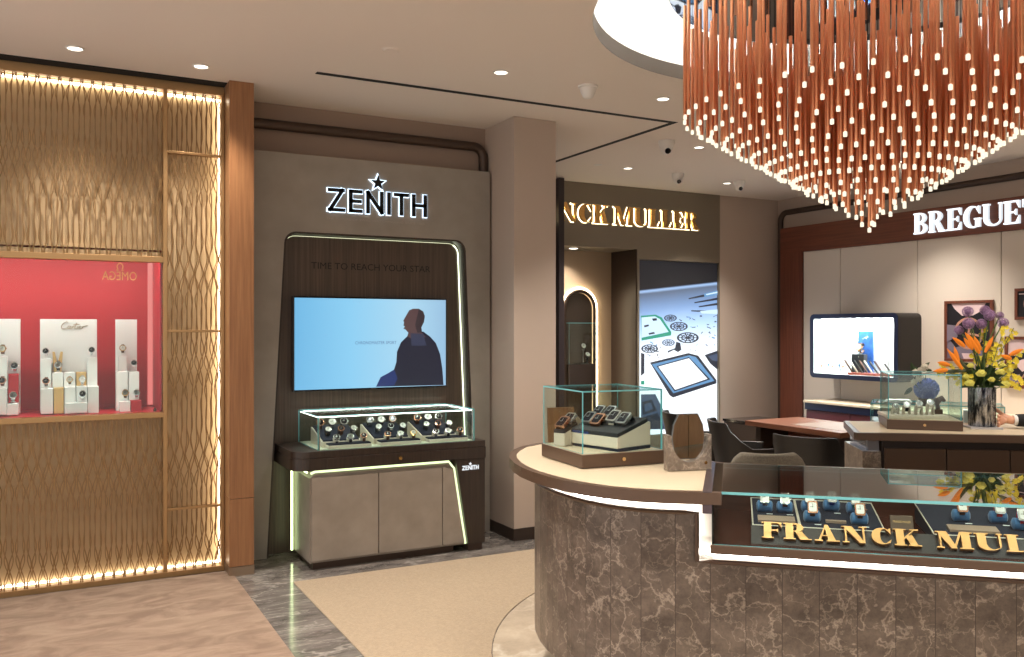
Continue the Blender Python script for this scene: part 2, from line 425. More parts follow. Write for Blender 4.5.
def sans_strokes(ch):
    S = {'Z': ([((0,1),(.62,1)), ((.60,1),(.02,0)), ((0,0),(.64,0))], .64), 'E': ([((0,0),(0,1)), ((0,1),(.48,1)), ((0,.5),(.44,.5)), ((0,0),(.48,0))], .48),
         'N': ([((0,0),(0,1)), ((0,1),(.68,0)), ((.68,0),(.68,1))], .68), 'I': ([((0,0),(0,1))], 0), 'T': ([((.27,0),(.27,1)), ((-.02,1),(.56,1))], .54),
         'H': ([((0,0),(0,1)), ((.6,0),(.6,1)), ((0,.5),(.6,.5))], .6)}
    return S[ch]
def stroke_poly(a, b, w, ext):
    a = Vector(a); b = Vector(b); d = (b-a).normalized(); n = Vector((-d.y, d.x))*w/2; a = a-d*ext; b = b+d*ext
    return [tuple(a-n), tuple(b-n), tuple(b+n), tuple(a+n)]

def letters_sans(text, cap, O, U, V, W, width, parent, face, halo, depth=.02, wt=.175, gap=.36, out=.035, make_halo=True):
    tot = sum(sans_strokes(c)[1] for c in text)+gap*(len(text)-1)
    kx = width/(tot*cap); x = 0
    for c in text:
        st, adv = sans_strokes(c)
        fr = (O+U*(x*cap*kx), U*(cap*kx), V*cap, W)
        mb = MB()
        for a, b in st: mb.prism(stroke_poly(a, b, wt, wt/2), depth*.3, depth*.7, fr)
        o = mb.build('letter', face, parent, world=True)
        if make_halo:
            h = MB()
            for a, b in st: h.prism(stroke_poly(a, b, wt+2*out, wt/2+out), 0.001, depth*.3, fr)
            h.build('light_halo', halo, o, world=True)
        x += adv+gap

def letters_serif(text, cap, O, U, V, W, width, parent, face, depth, T=.2, t=.055, e=.07, halo=None, hd=0, side=None, gap=.05):
    gl = [serif_glyph(c, T, t, e) for c in text]
    tot = sum(g[1] for g in gl)+gap*(len(text)-1); kx = width/(tot*cap); x = 0
    for c, (polys, adv) in zip(text, gl):
        if c != ' ':
            fr = (O+U*(x*cap*kx), U*(cap*kx), V*cap, W); mb = MB()
            for j, p in enumerate(polys):
                if side is None: mb.prism(p, hd, depth+j*1e-5, fr)
                else:
                    n = len(p); mb.prism(p, hd, depth+j*1e-5, fr, mi=[1]*n+[1, 0])
            o = mb.build('letter', [face] if side is None else [face, side], parent, world=True)
            if halo:
                h = MB()
                cx = sum(q[0] for p in polys for q in p)/sum(len(p) for p in polys)
                for p in polys:
                    mx = sum(q[0] for q in p)/len(p); my = sum(q[1] for q in p)/len(p)
                    g = [(q[0]+(.014 if q[0] > mx else -.014), q[1]+(.014 if q[1] > my else -.014)) for q in p]
                    h.prism(g, .001, .006, fr)
                h.build('light_halo', halo, o, world=True)
        x += adv+gap

def text_obj(s, size, O, U, V, W, matl, parent, name='lettering', shear=0, width=None, ext=.0005, squash=1):
    cu = bpy.data.curves.new(name, 'FONT'); cu.body = s; cu.size = 1; cu.extrude = 0; cu.shear = shear; cu.resolution_u = 3
    t = bpy.data.objects.new('tmp', cu); C.objects.link(t); bpy.context.view_layer.update()
    me = bpy.data.meshes.new_from_object(t); bpy.data.objects.remove(t)
    xs = [v.co.x for v in me.vertices]; ys = [v.co.y for v in me.vertices]; x0, x1, y0 = min(xs), max(xs), min(ys)
    ks = size/ .73; kx = width/(x1-x0) if width else ks
    mi = FR[parent.name].inverted()
    for v in me.vertices: v.co = mi @ (O+U*((v.co.x-x0)*kx)+V*(v.co.y*ks)+W*ext)
    me.materials.clear(); me.materials.append(matl)
    o = bpy.data.objects.new(name, me); C.objects.link(o); o.parent = parent; FR[o.name] = FR[parent.name]
    return o

# ---------------------------------------------------------------- camera
F_PX = 870.0
YAW = -math.atan2(.469, .8832)
cam = bpy.data.cameras.new('camera'); co = bpy.data.objects.new('camera', cam); C.objects.link(co)
cam.sensor_width = 36; cam.lens = F_PX/1024*36; cam.clip_start = .05
co.location = (0, 0, 1.6); co.rotation_euler = (PI/2, 0, YAW); sc.camera = co
def ray(px, py): 
    u = (px-512)/F_PX; return Vector((.8832*u+.469, .8832-.469*u, -(py-328.5)/F_PX))
CAMP = Vector((0, 0, 1.6))
def onY(px, py, Y): r = ray(px, py); return CAMP+r*(Y/r.y)
def onX(px, py, X): r = ray(px, py); return CAMP+r*(X/r.x)
def onZ(px, py, Z): r = ray(px, py); return CAMP+r*((Z-1.6)/r.z)
VX, VY, VZ = Vector((1,0,0)), Vector((0,1,0)), Vector((0,0,1))
# ================================================================ ROOM SHELL
CX, CY = 3.65, 3.03      # centre of the round island, coffer and chandelier
ZC = 3.2
structure(MB().box(-2.6, 8.3, -3.2, 8.7, -.1, 0).build('floor', M['floor']))

# ceiling with a round hole
def ceiling_main():
    mb = MB(); x0, x1, y0, y1 = -2.6, 8.3, -3.2, 5.87; r = 1.39
    angs = sorted([2*PI*i/96 for i in range(96)]+[math.atan2(y-CY, x-CX) % (2*PI) for x in (x0, x1) for y in (y0, y1)])
    def out(a):
        c, s = math.cos(a), math.sin(a); t = 1e9
        if c > 1e-9: t = min(t, (x1-CX)/c)
        if c < -1e-9: t = min(t, (x0-CX)/c)
        if s > 1e-9: t = min(t, (y1-CY)/s)
        if s < -1e-9: t = min(t, (y0-CY)/s)
        return (CX+c*t, CY+s*t)
    n = len(angs); vs = []
    for a in angs:
        o = out(a); i = (CX+r*math.cos(a), CY+r*math.sin(a))
        vs += [(*i, ZC), (*o, ZC), (*i, ZC+.06), (*o, ZC+.06)]
    fs = []
    for k in range(n):
        a, b = 4*k, 4*((k+1) % n); fs += [(a, b, b+1, a+1), (a+2, a+3, b+3, b+2), (a+1, b+1, b+3, a+3)]
    mb.add(vs, fs); return mb
structure(ceiling_main().build('ceiling', M['ceiling']))
structure(MB().box(1.02, 8.3, 5.8701, 8.7, ZC, ZC+.06).build('ceiling', M['ceiling']))
structure(MB().box(-2.6, 1.02, 5.8701, 5.99, ZC+.06, ZC+.1).box(-2.6, 1.02, 5.88, 5.985, 3.196, 3.262).build('trim_gap', M['black']))
# coffer recess
cf = MB()
cf.lathe([(1.39, ZC-.001), (1.39, ZC+.09), (1.425, ZC+.09), (1.425, ZC+.0605)], (CX, CY, 0), 96, 1, cap=False)
cf.lathe([(1.425, ZC+.061), (1.74, ZC+.061), (1.78, ZC+.12), (1.76, ZC+.3), (1.66, ZC+.40), (1.45, ZC+.44), (1e-4, ZC+.44)], (CX, CY, 0), 96, 0, cap=False)
cf.f = [f for f in cf.f]
structure(cf.build('ceiling_coffer', [M['white'], mat('fascia_grey', srgb(150, 140, 132), .6)], smooth=True))
tag(MB().tube([(CX+1.6*math.cos(2*PI*i/72), CY+1.6*math.sin(2*PI*i/72), ZC+.1) for i in range(73)], .012, 6, cap=False).build('cove_light', M['cove']),
    'hidden warm white light strip around the round ceiling recess', 'light strip')

# dark slots in the ceiling
structure(MB().prism([(1.47, 5.355), (4.30, 5.355), (4.30, 5.40), (1.47, 5.40)], 0, .003, (Vector((0,0,ZC-.003)), VX, VY, VZ)).build('trim_1', M['black']))
structure(MB().box(4.255, 4.30, 5.40, 7.6, ZC-.003, ZC).build('trim_2', M['black']))
structure(MB().box(7.0, 7.65, 6.42, 6.46, ZC-.003, ZC).build('trim_3', M['black']))

# walls
structure(MB().box(.8, 8.3, 8.6, 8.7, 0, ZC).build('wall_back', M['taupe']))
structure(MB().box(7.1, 8.05, 8.06, 8.6, 0, ZC).build('wall_corner', M['taupe']))
structure(MB().box(8.05, 8.3, -3.2, 8.6, 0, ZC).build('wall_right', M['taupe']))
structure(MB().box(1.02, 3.0852, 6.27, 6.4, 0, ZC).build('wall_niche', M['taupe2']))
structure(MB().box(-2.6, .95, 6.62, 6.7, 0, ZC).build('wall_left', M['taupe2']))
structure(MB().box(3.085, 3.453, 5.778, 6.6, 0, ZC).build('pillar', M['taupe'], bevel=.004))
structure(MB().box(3.078, 3.460, 5.770, 6.6, 0, .09).build('baseboard_pillar', M['browndk']))
structure(MB().box(4.735, 4.80, 7.86, 8.05, 0, 3.19).build('trim_fin', mat('ink_fin', srgb(44, 36, 40), .4), bevel=.003))

# floor finishes
tag(MB().box(-2.6, 1.05, -3.2, 5.94, 0, .006).build('carpet', M['carpet1']), 'brown and beige swirl-patterned carpet in front of the brass screen', 'carpet')
def carpet_cut():
    mb = MB(); rr = 1.875; pts = [(1.352, -3.2), (1.352, 5.48), (5.4, 5.48)]
    # outline goes round the circle
    xc, yc = 3.6, 3.0
    a0 = math.acos((5.4-xc)/rr) if 5.4-xc < rr else 0
    arcp = [(xc+rr*math.cos(a), yc+rr*math.sin(a)) for a in [a0+(1.5*PI-a0)*i/48 for i in range(49)]]
    pts += arcp+[(3.6, -3.2)]
    o = pts; n = len(o)
    vs = [(p[0], p[1], .006) for p in o]+[(p[0], p[1], .0005) for p in o]
    mb.add(vs, [tuple(range(n))]+[(i, (i+1) % n, n+(i+1) % n, n+i) for i in range(n)]); return mb
tag(carpet_cut().build('carpet', M['carpet2']), 'plain beige textured carpet with a round cut-out beside the marble island', 'carpet')
structure(MB().lathe([(1e-4, .003), (1.87, .003), (1.87, 0)], (3.6, 3.0, 0), 96).build('floor_inlay', M['ring']))

# ================================================================ CEILING FITTINGS
def downlight(px, py, label, r=.043, dot=False):
    p = onZ(px, py, ZC); t = thing('ceiling_downlight', label, 'ceiling light', (p.x, p.y, ZC), 0, 'recessed ceiling downlights')
    MB().lathe([(r, 0), (r*1.18, -.001), (r*1.2, -.006), (r*.98, -.007), (r*.92, -.001)], n=28).build('ring', M['plastic'], t, smooth=True)
    MB().lathe([(1e-4, -.004), (r*.9, -.004), (r*.9, 0)], n=24).build('lens', M['lampin'] if not dot else M['ledw'], t)
    return p
DL = []
for a in [(75, 48, 'round ceiling downlight above the brass screen, the one further from the oak column'), (201, 66, 'round ceiling downlight above the brass screen, nearest the oak column'),
          (501, 72, 'large round downlight in front of the long ceiling slot'), (663, 98.5, 'round downlight between the round recess and the slot corner'),
          (699, 147, 'round downlight beside the edge of the copper chandelier'), (628, 168, 'round downlight in front of the gold-lettered wall'),
          (727, 183, 'small round downlight just before the farthest dome camera')]:
    DL.append(downlight(*a))
p = onZ(598, 164.5, ZC)
t = thing('ceiling_downlight', 'tiny amber downlight in the ceiling near the black fin', 'ceiling light', (p.x, p.y, ZC), 0, 'recessed ceiling downlights')
MB().lathe([(.03, 0), (.045, -.004), (.032, -.006)], n=20).build('ring', M['plastic'], t)
MB().lathe([(1e-4, -.004), (.031, -.004)], n=20).build('lens', M['ledw'], t)
p = onZ(391, 50, ZC)
tag(MB().lathe([(1e-4, -.006), (.04, -.006), (.05, 0), (.052, -.002), (.055, 0)], n=28).build('sprinkler_cover', M['ceiling'], loc=(p.x, p.y, ZC)), 'flat round ceiling-coloured sprinkler cover plate', 'sprinkler cover')
p = onZ(588, 86, ZC)
t = thing('ceiling_speaker', 'white cone-shaped ceiling fitting left of the round recess', 'ceiling fitting', (p.x, p.y, ZC))
MB().lathe([(.066, 0), (.066, -.012), (.056, -.016)], n=28).build('flange', M['plastic'], t, smooth=True)
MB().lathe([(.056, -.012), (.05, -.04), (.036, -.072), (.02, -.082), (1e-4, -.084)], n=28).build('cone', M['plastic'], t, smooth=True)
def dome(px, py, label, r, ball=True, rotz=0):
    p = onZ(px, py, ZC); t = thing('dome_camera', label, 'security camera', (p.x, p.y, ZC), rotz, 'white dome cameras on the ceiling')
    MB().lathe([(r, 0), (r, -.02), (r*.86, -.05), (r*.8, -.055)], n=28).build('mount', M['plastic'], t, smooth=True)
    MB().ell((0, 0, -.062), r*.78, r*.78, r*.78, 20, 12).build('ball', M['plastic'], t, smooth=True)
    d = Vector((-.3, -.75, -.58)).normalized(); c = Vector((0, 0, -.062))
    MB().tube([c+d*r*.6, c+d*r*.83], r*.36, 18).build('lens', M['blackgl'], t, smooth=False)
dome(666.5, 141, 'white dome camera, the nearest one, under the ceiling slot corner', .07)
dome(678, 173.5, 'white dome camera above the glowing gold letters', .062)
dome(739.5, 181, 'white dome camera nearest the far room corner', .06)

# ================================================================ BRASS SCREEN WALL
YG = 5.99
def fins(x0, x1, z0, z1, pitch=.030, seed=1):
    mb = MB(); r2 = random.Random(seed)
    for layer, (yy, pt, per, ph0, w) in enumerate(((YG, pitch, .235, 0, .0066), (YG+.026, pitch*1.0, .195, .9, .0052))):
        n = int((x1-x0)/pt); pt = (x1-x0)/n
        nz = max(4, int((z1-z0)/.0125))
        for k in range(n+1):
            xc = x0+k*pt; vs = []
            for i in range(nz+1):
                z = z0+(z1-z0)*i/nz; ph = 2*PI*z/per+ph0
                env = max(.06, .5+.5*math.sin(2*PI*z/.62+1.1*layer+.5*math.sin(xc*4)))
                # neighbours lean together and apart
                off = pt*.43*math.sin(ph)*(1 if k % 2 else -1)*env
                ww = w*.5
                a = max(x0, xc+off-ww); b = min(x1, xc+off+ww)
                if b <= a: b = a+1e-4
                vs += [(a, yy, z), (b, yy, z), (b, yy+.006, z), (a, yy+.006, z)]
            fs = [(4*i+j, 4*i+(j+1) % 4, 4*i+4+(j+1) % 4, 4*i+4+j) for i in range(nz) for j in range(4)]
            mb.add(vs, fs)
    return mb
gs = thing('brass_screen', 'tall brass lattice screen of fine wavy vertical fins, lit from behind', 'wall screen', (-.6, YG, 0))
fins(-1.5, .641, 2.06, 3.135, seed=1).build('fin_panel', M['brass'], gs, world=True)
fins(-1.5, .641, .035, 1.03, seed=2).build('fin_panel', M['brass'], gs, world=True)
for z0, z1 in ((2.745, 3.135), (1.59, 2.73), (.44, 1.576), (.035, .427)):
    fins(.667, 1.0, z0, z1, .0285, seed=int(z0*10)).build('fin_panel', M['brass'], gs, world=True)
fr = MB()
fr.box(-1.6, 1.018, YG-.02, YG+.05, 3.137, 3.193); fr.box(-1.6, 1.018, YG-.02, YG+.05, .0, .035)
fr.box(.641, .667, YG-.018, YG+.05, .035, 3.137); fr.box(1.0, 1.018, YG-.015, YG+.05, .035, 3.137)
for z in (2.737, 1.583, .434): fr.box(.667, 1.0, YG-.014, YG+.03, z-.008, z+.008)
fr.box(-1.6, .641, YG-.02, YG+.05, 2.022, 2.06); fr.box(-1.6, .641, YG-.02, YG+.05, 1.03, 1.063)
fr.build('frame', M['brassd'], gs, world=True, bevel=.002)
bk = MB(); bk.box(-1.6, 1.02, YG+.105, YG+.115, 2.11, 3.19); bk.box(-1.6, .641, YG+.05, YG+.058, 2.03, 2.11); bk.box(-1.6, .641, YG+.058, YG+.115, 2.106, 2.112); bk.box(-1.6, 1.02, YG+.105, YG+.115, 0, 1.045); bk.box(.655, 1.02, YG+.105, YG+.115, 1.045, 2.11)
bk.box(.641, .65, YG+.05, YG+.105, 0, 3.19)
bk.build('backing_panel', M['brassb'], gs, world=True)
ls = MB(); ls.box(-1.5, .64, YG+.075, YG+.1, 3.122, 3.134); ls.box(.668, 1.0, YG+.075, YG+.1, 3.122, 3.134)
ls.box(-1.5, .64, YG+.075, YG+.1, .036, .046); ls.box(.668, 1.0, YG+.075, YG+.1, .036, .046)
ls.box(.996, 1.0, YG+.05, YG+.09, .06, 3.1)
ls.build('light_strip', M['ledw'], gs, world=True)

# display window in the screen
X0, X1, Z0, Z1, YB = -1.5, .641, 1.063, 2.105, 6.5
dw = thing('display_window', 'red lacquered display niche set in the brass screen with glass front', 'display case', (-.4, YG+.05, Z0))
MB().box(X0, X1, YB, YB+.02, Z0, Z1).build('back_panel', M['red'], dw, world=True)
MB().box(X1-.012, X1-.002, YG+.05, YB, Z0, Z1).build('side_panel', M['red2'], dw, world=True)
MB().box(X0, X1, YG+.05, YB, Z1-.012, Z1).build('ceiling_panel', M['red2'], dw, world=True)
MB().box(X0, X1-.012, YG+.05, YB, Z0-.02, Z0).build('shelf', M['red2'], dw, world=True)
MB().box(X0, X1-.02, YG+.085, YG+.12, Z1-.024, Z1-.014).build('light_strip', emis('led_window_added', (1, .94, .9, 1), 27), dw, world=True)  # strip added out of sight behind the header to brighten the niche
MB().box(X1-.045, X1-.013, YB-.006, YB-.002, Z0+.01, Z1-.03).build('light_strip', emis('led_window_side', (1, .22, .2, 1), .5), dw, world=True)
MB().pane(X0, X1, YG+.02, YG+.026, Z0, 2.03).build('glass_pane', [M['glass'], M['glassedge']], dw, world=True)
# mirrored lettering on the pane (seen from behind)
fr_ = (Vector((.487, YG+.018, 1.905)), Vector((-1, 0, 0)), VZ, Vector((0, -1, 0)))
text_obj('OMEGA', .058, *fr_, M['goldm'], dw, 'lettering', width=.2)
om = MB()
for q in arc(0, .025, .02, .024, .013, .018, 0, -50, 230, 14): om.prism(q, 0, .001, (Vector((.39, YG+.017, 1.965)), VX, VZ, Vector((0,-1,0))))
om.prism(rect(-.022, 0, -.008, .006), 0, .001, (Vector((.39, YG+.017, 1.965)), VX, VZ, Vector((0,-1,0)))); om.prism(rect(.008, 0, .022, .006), 0, .001, (Vector((.39, YG+.017, 1.965)), VX, VZ, Vector((0,-1,0))))
om.build('emblem', M['goldm'], dw, world=True)

# white panels and blocks
YP = 6.30
def bx(px, py, Y): return onY(px, py, Y)
def wpanel(px0, px1, label, mm='acry', ptop=318):
    a = bx(px0, ptop, YP); b = bx(px1, ptop, YP)
    zt = 1.66
    o = MB().box(a.x, b.x, YP, YP+.02, Z0+.001, zt).build('display_board', M[mm], loc=((a.x+b.x)/2, YP, Z0), world=True, bevel=.002)
    return tag(o, label, 'display panel')
wp = tag(empty('display_board', (.1, YP, Z0)), 'wide white back panel with script lettering in the red display niche', 'display panel')
a = bx(40, 318, YP); b = bx(97, 318, YP)
MB().box(a.x, b.x, YP, YP+.02, Z0+.001, 1.66).build('panel', M['acry'], wp, world=True, bevel=.002)
a = bx(61, 329.3, YP-.001); b = bx(87, 329.3, YP-.001)
# script wordmark, drawn as thin strokes
def script(parent, O, w, h, m):
    W = {'C': [(.20,.86),(.13,1.0),(.02,.75),(-.02,.4),(.03,.08),(.12,.02),(.2,.15)], 'a1': [(.33,.42),(.26,.45),(.22,.2),(.26,.03),(.33,.25),(.34,.45),(.33,.05),(.38,.05)],
         'r1': [(.40,.05),(.42,.42),(.44,.36),(.48,.44)], 't1': [(.54,.85),(.51,.2),(.53,.03),(.57,.1)], 'tb': [(.42,.6),(.66,.66)], 'i1': [(.62,.42),(.60,.1),(.63,.03)],
         'e1': [(.66,.22),(.74,.34),(.70,.45),(.66,.2),(.70,.02),(.77,.12)], 'r2': [(.79,.04),(.82,.44),(.85,.36),(.92,.46),(1.0,.44)]}
    mb = MB()
    for k, pts in W.items():
        P = [O+VX*(p[0]*w+p[1]*h*.25)+VZ*(p[1]*h) for p in pts]
        mb.tube(P, .0021, 5)
    return mb.build('lettering', mat('script_bronze', srgb(150, 122, 84), .4, .5), parent, world=True)
script(wp, Vector((a.x, YP-.002, a.z)), b.x-a.x, .05, M['goldm'])
wpanel(-42, 20.5, 'white back panel at the far end of the red niche, furthest from the oak column')
wpanel(115.5, 137, 'narrow white back panel nearest the oak column in the red niche')

def block(px0, px1, pyt, pyb, Y, label, m='acry', d=.09):
    a = bx(px0, pyt, Y); b = bx(px1, pyt, Y); c = bx(px0, pyb, Y)
    z0 = max(Z0+.001, c.z)
    o = MB().box(a.x+.001, b.x-.001, Y, min(Y+d, YP-.002), z0, a.z).build('display_block', M[m], loc=((a.x+b.x)/2, Y, z0), world=True, bevel=.0015)
    tag(o, label, 'display block', 'display blocks in the red niche')
    return Vector(((a.x+b.x)/2, Y+.03, a.z))
# ================================================================ WATCHES
def make_watch(name, label, casem, dialm, strapm, loc, tilt, rot, shape='round', s=1.0, group=None, ring=True):
    """watch standing on a cuff; local +Z is the dial normal, band runs along local Y"""
    t = thing(name, label, 'watch', loc, rot, group, tilt)
    r = .0215*s
    if shape == 'round':
        MB().lathe([(r*.85, -.007*s), (r, -.004*s), (r, .001*s), (r*.96, .004*s), (r*.82, .0045*s), (r*.80, .003*s)], n=20).build('case', casem, t, smooth=True)
        MB().lathe([(1e-4, .0032*s), (r*.81, .0032*s)], n=18).build('dial', dialm, t)
        hd = r
    else:   # barrel shape
        hw, hh = .019*s, .026*s
        out = [(hw*math.cos(a)*(1 if abs(math.cos(a)) > .7 else 1.05), hh*math.sin(a)) for a in [2*PI*i/24 for i in range(24)]]
        out = [(max(-hw*.96, min(hw*.96, x*1.22)), max(-hh*.9, min(hh*.9, y*1.18))) for x, y in out]
        MB().prism(out, -.006*s, .004*s).build('case', casem, t, bevel=.001)
        MB().prism([(x*.74, y*.74) for x, y in out], .004*s, .0045*s).build('dial', dialm, t)
        hd = hh*.9
    hands = MB(); hands.box(-.0007*s, .0007*s, -.002*s, r*.6, .0047*s, .0052*s); hands.box(-r*.45, .002*s, -.0007*s, .0007*s, .0047*s, .0052*s)
    hands.build('hands', M['steel'] if dialm in (M['dkdial'],) else M['blackgl'], t)
    MB().tube([(r*.95, 0, -.001*s), (r*1.14, 0, -.001*s)], .0025*s, 8).build('crown', casem, t)
    # strap loop
    st = MB(); n = 20; ry, rz = .027*s, .024*s; a0 = math.radians(52)
    vs = []
    for i in range(n+1):
        a = PI/2+a0*.8+(2*PI-2*a0*.8)*i/n
        yy = ry*math.cos(a)*1.0; zz = -rz-.003*s+rz*math.sin(a)
        tt = i/n; w = (.0095-.002*math.sin(PI*tt))*s
        nn = Vector((0, math.cos(a), math.sin(a)))
        for (sx, dd) in ((-w, 0), (w, 0), (w, .0028*s), (-w, .0028*s)):
            p = Vector((sx, yy, zz))+nn*dd; vs.append(p)
    fs = [(4*i+j, 4*i+(j+1) % 4, 4*i+4+(j+1) % 4, 4*i+4+j) for i in range(n) for j in range(4)]
    st.add(vs, fs); st.build('strap', strapm, t, smooth=False)
    return t
def cuff(parent, p, s=1.0, m=None):
    """soft roll the watch is wrapped around, drawn in world axes"""
    pass

SM = [(M['steel'], M['dkdial'], M['steel']), (M['steel'], M['wtdial'], M['strapblk']), (M['rosegold'], M['dkdial'], M['strapbrn']), (M['steel'], M['wtdial'], M['steel']), (M['gold'], M['wtdial'], M['strapbrn'])]
SN = ['steel watch with dark dial and steel bracelet', 'steel watch with white dial and black strap', 'rose gold watch with dark dial and brown strap', 'steel watch with white dial and steel bracelet', 'gold watch with white dial and brown strap']
PROTO = {}
def put_watch(kind, loc, tilt, rot, label, group, shape='round', s=1.0):
    key = (kind, shape, s)
    if key not in PROTO:
        a, b, c = SM[kind] if isinstance(kind, int) else (M[kind[0]], M[kind[1]], M[kind[2]])
        PROTO[key] = make_watch('wristwatch', label, a, b, c, loc, tilt, rot, shape, s, group)
        return PROTO[key]
    return copy_tree(PROTO[key], loc, (tilt, 0, rot), label, group)

# ---- contents of the red niche  (pixel / 5.255 notes from the photograph)
q = lambda x: x/5.255
def B(x0, x1, yt, yb, Y, lab, m='acry'): return block(q(x0), q(x1), 300+q(yt), 300+q(yb), Y, lab, m)
Y1, Y2, Y3 = 6.20, 6.12, 6.07
b1 = B(214, 270, 310, 600, Y1, 'tall white block at the outer edge of the wide white panel')
b2 = B(274, 332, 382, 463, Y1, 'middle white block carrying the gold cone stand')
b3 = B(334, 396, 382, 463, Y1, 'white block in the middle of the wide panel beside a gold block')
b4 = B(400, 455, 380, 463, Y1, 'gold block behind a round white watch', 'goldm')
b5 = B(458, 512, 305, 600, Y1, 'tall white block on the oak column side of the wide panel')
b6 = B(214, 280, 468, 600, Y2, 'lower white block at the outer front corner of the wide panel')
b7 = B(282, 336, 463, 598, Y2, 'tall gold block with two slots under the gold cone stand', 'goldm')
b8 = B(338, 398, 460, 600, Y2, 'low white block beside the slotted gold block')
b9 = B(400, 458, 455, 600, Y2, 'white block behind the front centre watch')
b10 = B(460, 520, 455, 600, Y2, 'low white block nearest the narrow red gap')
b11 = block(q(340), q(460), 300+q(543), 300+q(596), Y3, 'long low white block in front of the wide panel', 'acry', .04)
# gold V stand
t = thing('cone_stand', 'gold V-shaped watch stand on a white block', 'watch stand', (b2.x, YP-.03, b2.z), 0)
MB().prism([(-.022, 0), (.022, 0), (.03, .13), (.016, .13), (0, .05), (-.016, .13), (-.03, .13)], -.012, .012, (Vector((0,0,0)), VX, VZ, VY)).build('body', M['goldm'], t, bevel=.002)
W0 = 'cushioned watches in the red niche'
def NW(px, py, Y, k, lab, s=1.0):
    p = onY(q(px), 300+q(py), Y)
    z = p.z
    put_watch(k, (p.x, Y, z), R(78), R(-6), lab, W0, 'round', s)
    st = thing('watch_stand', 'small white post holding the '+lab.replace(', ', ' ').split(' standing')[0], 'watch stand', (p.x, Y+.024, z-.045), 0, 'white posts in the red niche')
    MB().box(-.012, .012, -.012, .012, 0, .004).build('foot', M['acry'], st); MB().tube([(0, 0, .004), (0, 0, .05)], .004, 8).build('post', M['acry'], st)
NW(240, 268, Y1+.03, 0, 'dark steel watch standing on the outer tall white block', .9)
NW(305, 340, Y1+.03, 1, 'black strapped watch standing before the gold V stand', 1.05)
NW(482, 262, Y1+.03, 0, 'dark steel watch standing on the inner tall white block', .9)
NW(241, 425, Y2+.03, 2, 'bronze toned watch standing on the outer lower block', .95)
NW(366, 418, Y2+.02, 4, 'small gold watch standing beside the gold block', .85)
NW(432, 415, Y2+.02, 3, 'white dial watch standing before the gold block', .95)
NW(434, 493, Y3+.02, 0, 'dark dial watch standing on the long low front block', 1.0)
c1 = B(610, 672, 378, 590, Y1, 'white block at the outer side of the narrow panel')
c2 = B(676, 732, 378, 530, Y1, 'pale block at the column side of the narrow panel')
c3 = B(628, 686, 535, 592, Y2, 'small white cube below the narrow panel')
c4 = B(688, 745, 530, 590, Y2, 'small red cube below the narrow panel', 'red')
c5 = B(622, 668, 296, 378, Y1+.04, 'white upper block under the gold watch on the narrow panel')
NW(645, 252, Y1+.05, 4, 'pale gold watch standing high on the narrow panel', .95)
NW(704, 330, Y1+.03, 0, 'dark watch standing on the pale block by the red wall', .9)
NW(658, 488, Y2+.03, 4, 'gold dial watch standing on the small white cube', .95)
NW(718, 486, Y2+.03, 3, 'steel watch standing on the small red cube', .95)
d1 = B(-60, 40, 300, 600, Y1, 'big white block on the far white panel')
d2 = B(43, 98, 390, 545, Y1, 'red block on the far white panel', 'red')
d3 = B(36, 98, 547, 606, Y2, 'small white cube below the red block')
d4 = B(-50, 36, 468, 606, Y2, 'white lower block below the big white block')
NW(12, 255, Y1+.03, 4, 'gold watch standing on the big white block', 1.0)
NW(75, 345, Y1+.03, 0, 'black watch standing on the red block', 1.05)
NW(10, 422, Y2+.03, 2, 'bronze watch standing on the white lower block', 1.0)
NW(68, 500, Y2+.03, 3, 'steel watch standing on the small cube below the red block', 1.0)
p = onY(154.5, 410, 6.1)
t = thing('door_lock', 'tiny dark lock at the column end of the niche shelf', 'lock', (p.x, 6.08, Z0))
MB().lathe([(.01, 0), (.01, .012), (.006, .014), (.006, .022), (1e-4, .024)], n=12).build('barrel', M['bronze'], t)

# ================================================================ OAK COLUMN
cl = thing('oak_column', 'square oak-veneered column between the brass screen and the grey panel', 'column', (1.1, 5.88, 0))
MB().box(1.02, 1.175, 5.80, 6.27, .50, ZC).build('shaft', M['oak'], cl, world=True, bevel=.002)
MB().box(1.02, 1.175, 5.80, 6.27, .06, .497).build('lower_panel', M['oak'], cl, world=True, bevel=.002)
MB().box(1.018, 1.177, 5.797, 6.27, 0, .058).build('plinth', mat('plinth_metal', srgb(150, 130, 110), .3, .7), cl, world=True)

# ================================================================ TALL GREY PANEL WITH TAPERED NICHE
YZ = 6.14
zw = thing('feature_panel', 'tall grey plaster panel with a tapered rounded niche holding the television', 'wall panel', (2.1, YZ, 0))
ZT = 2.833
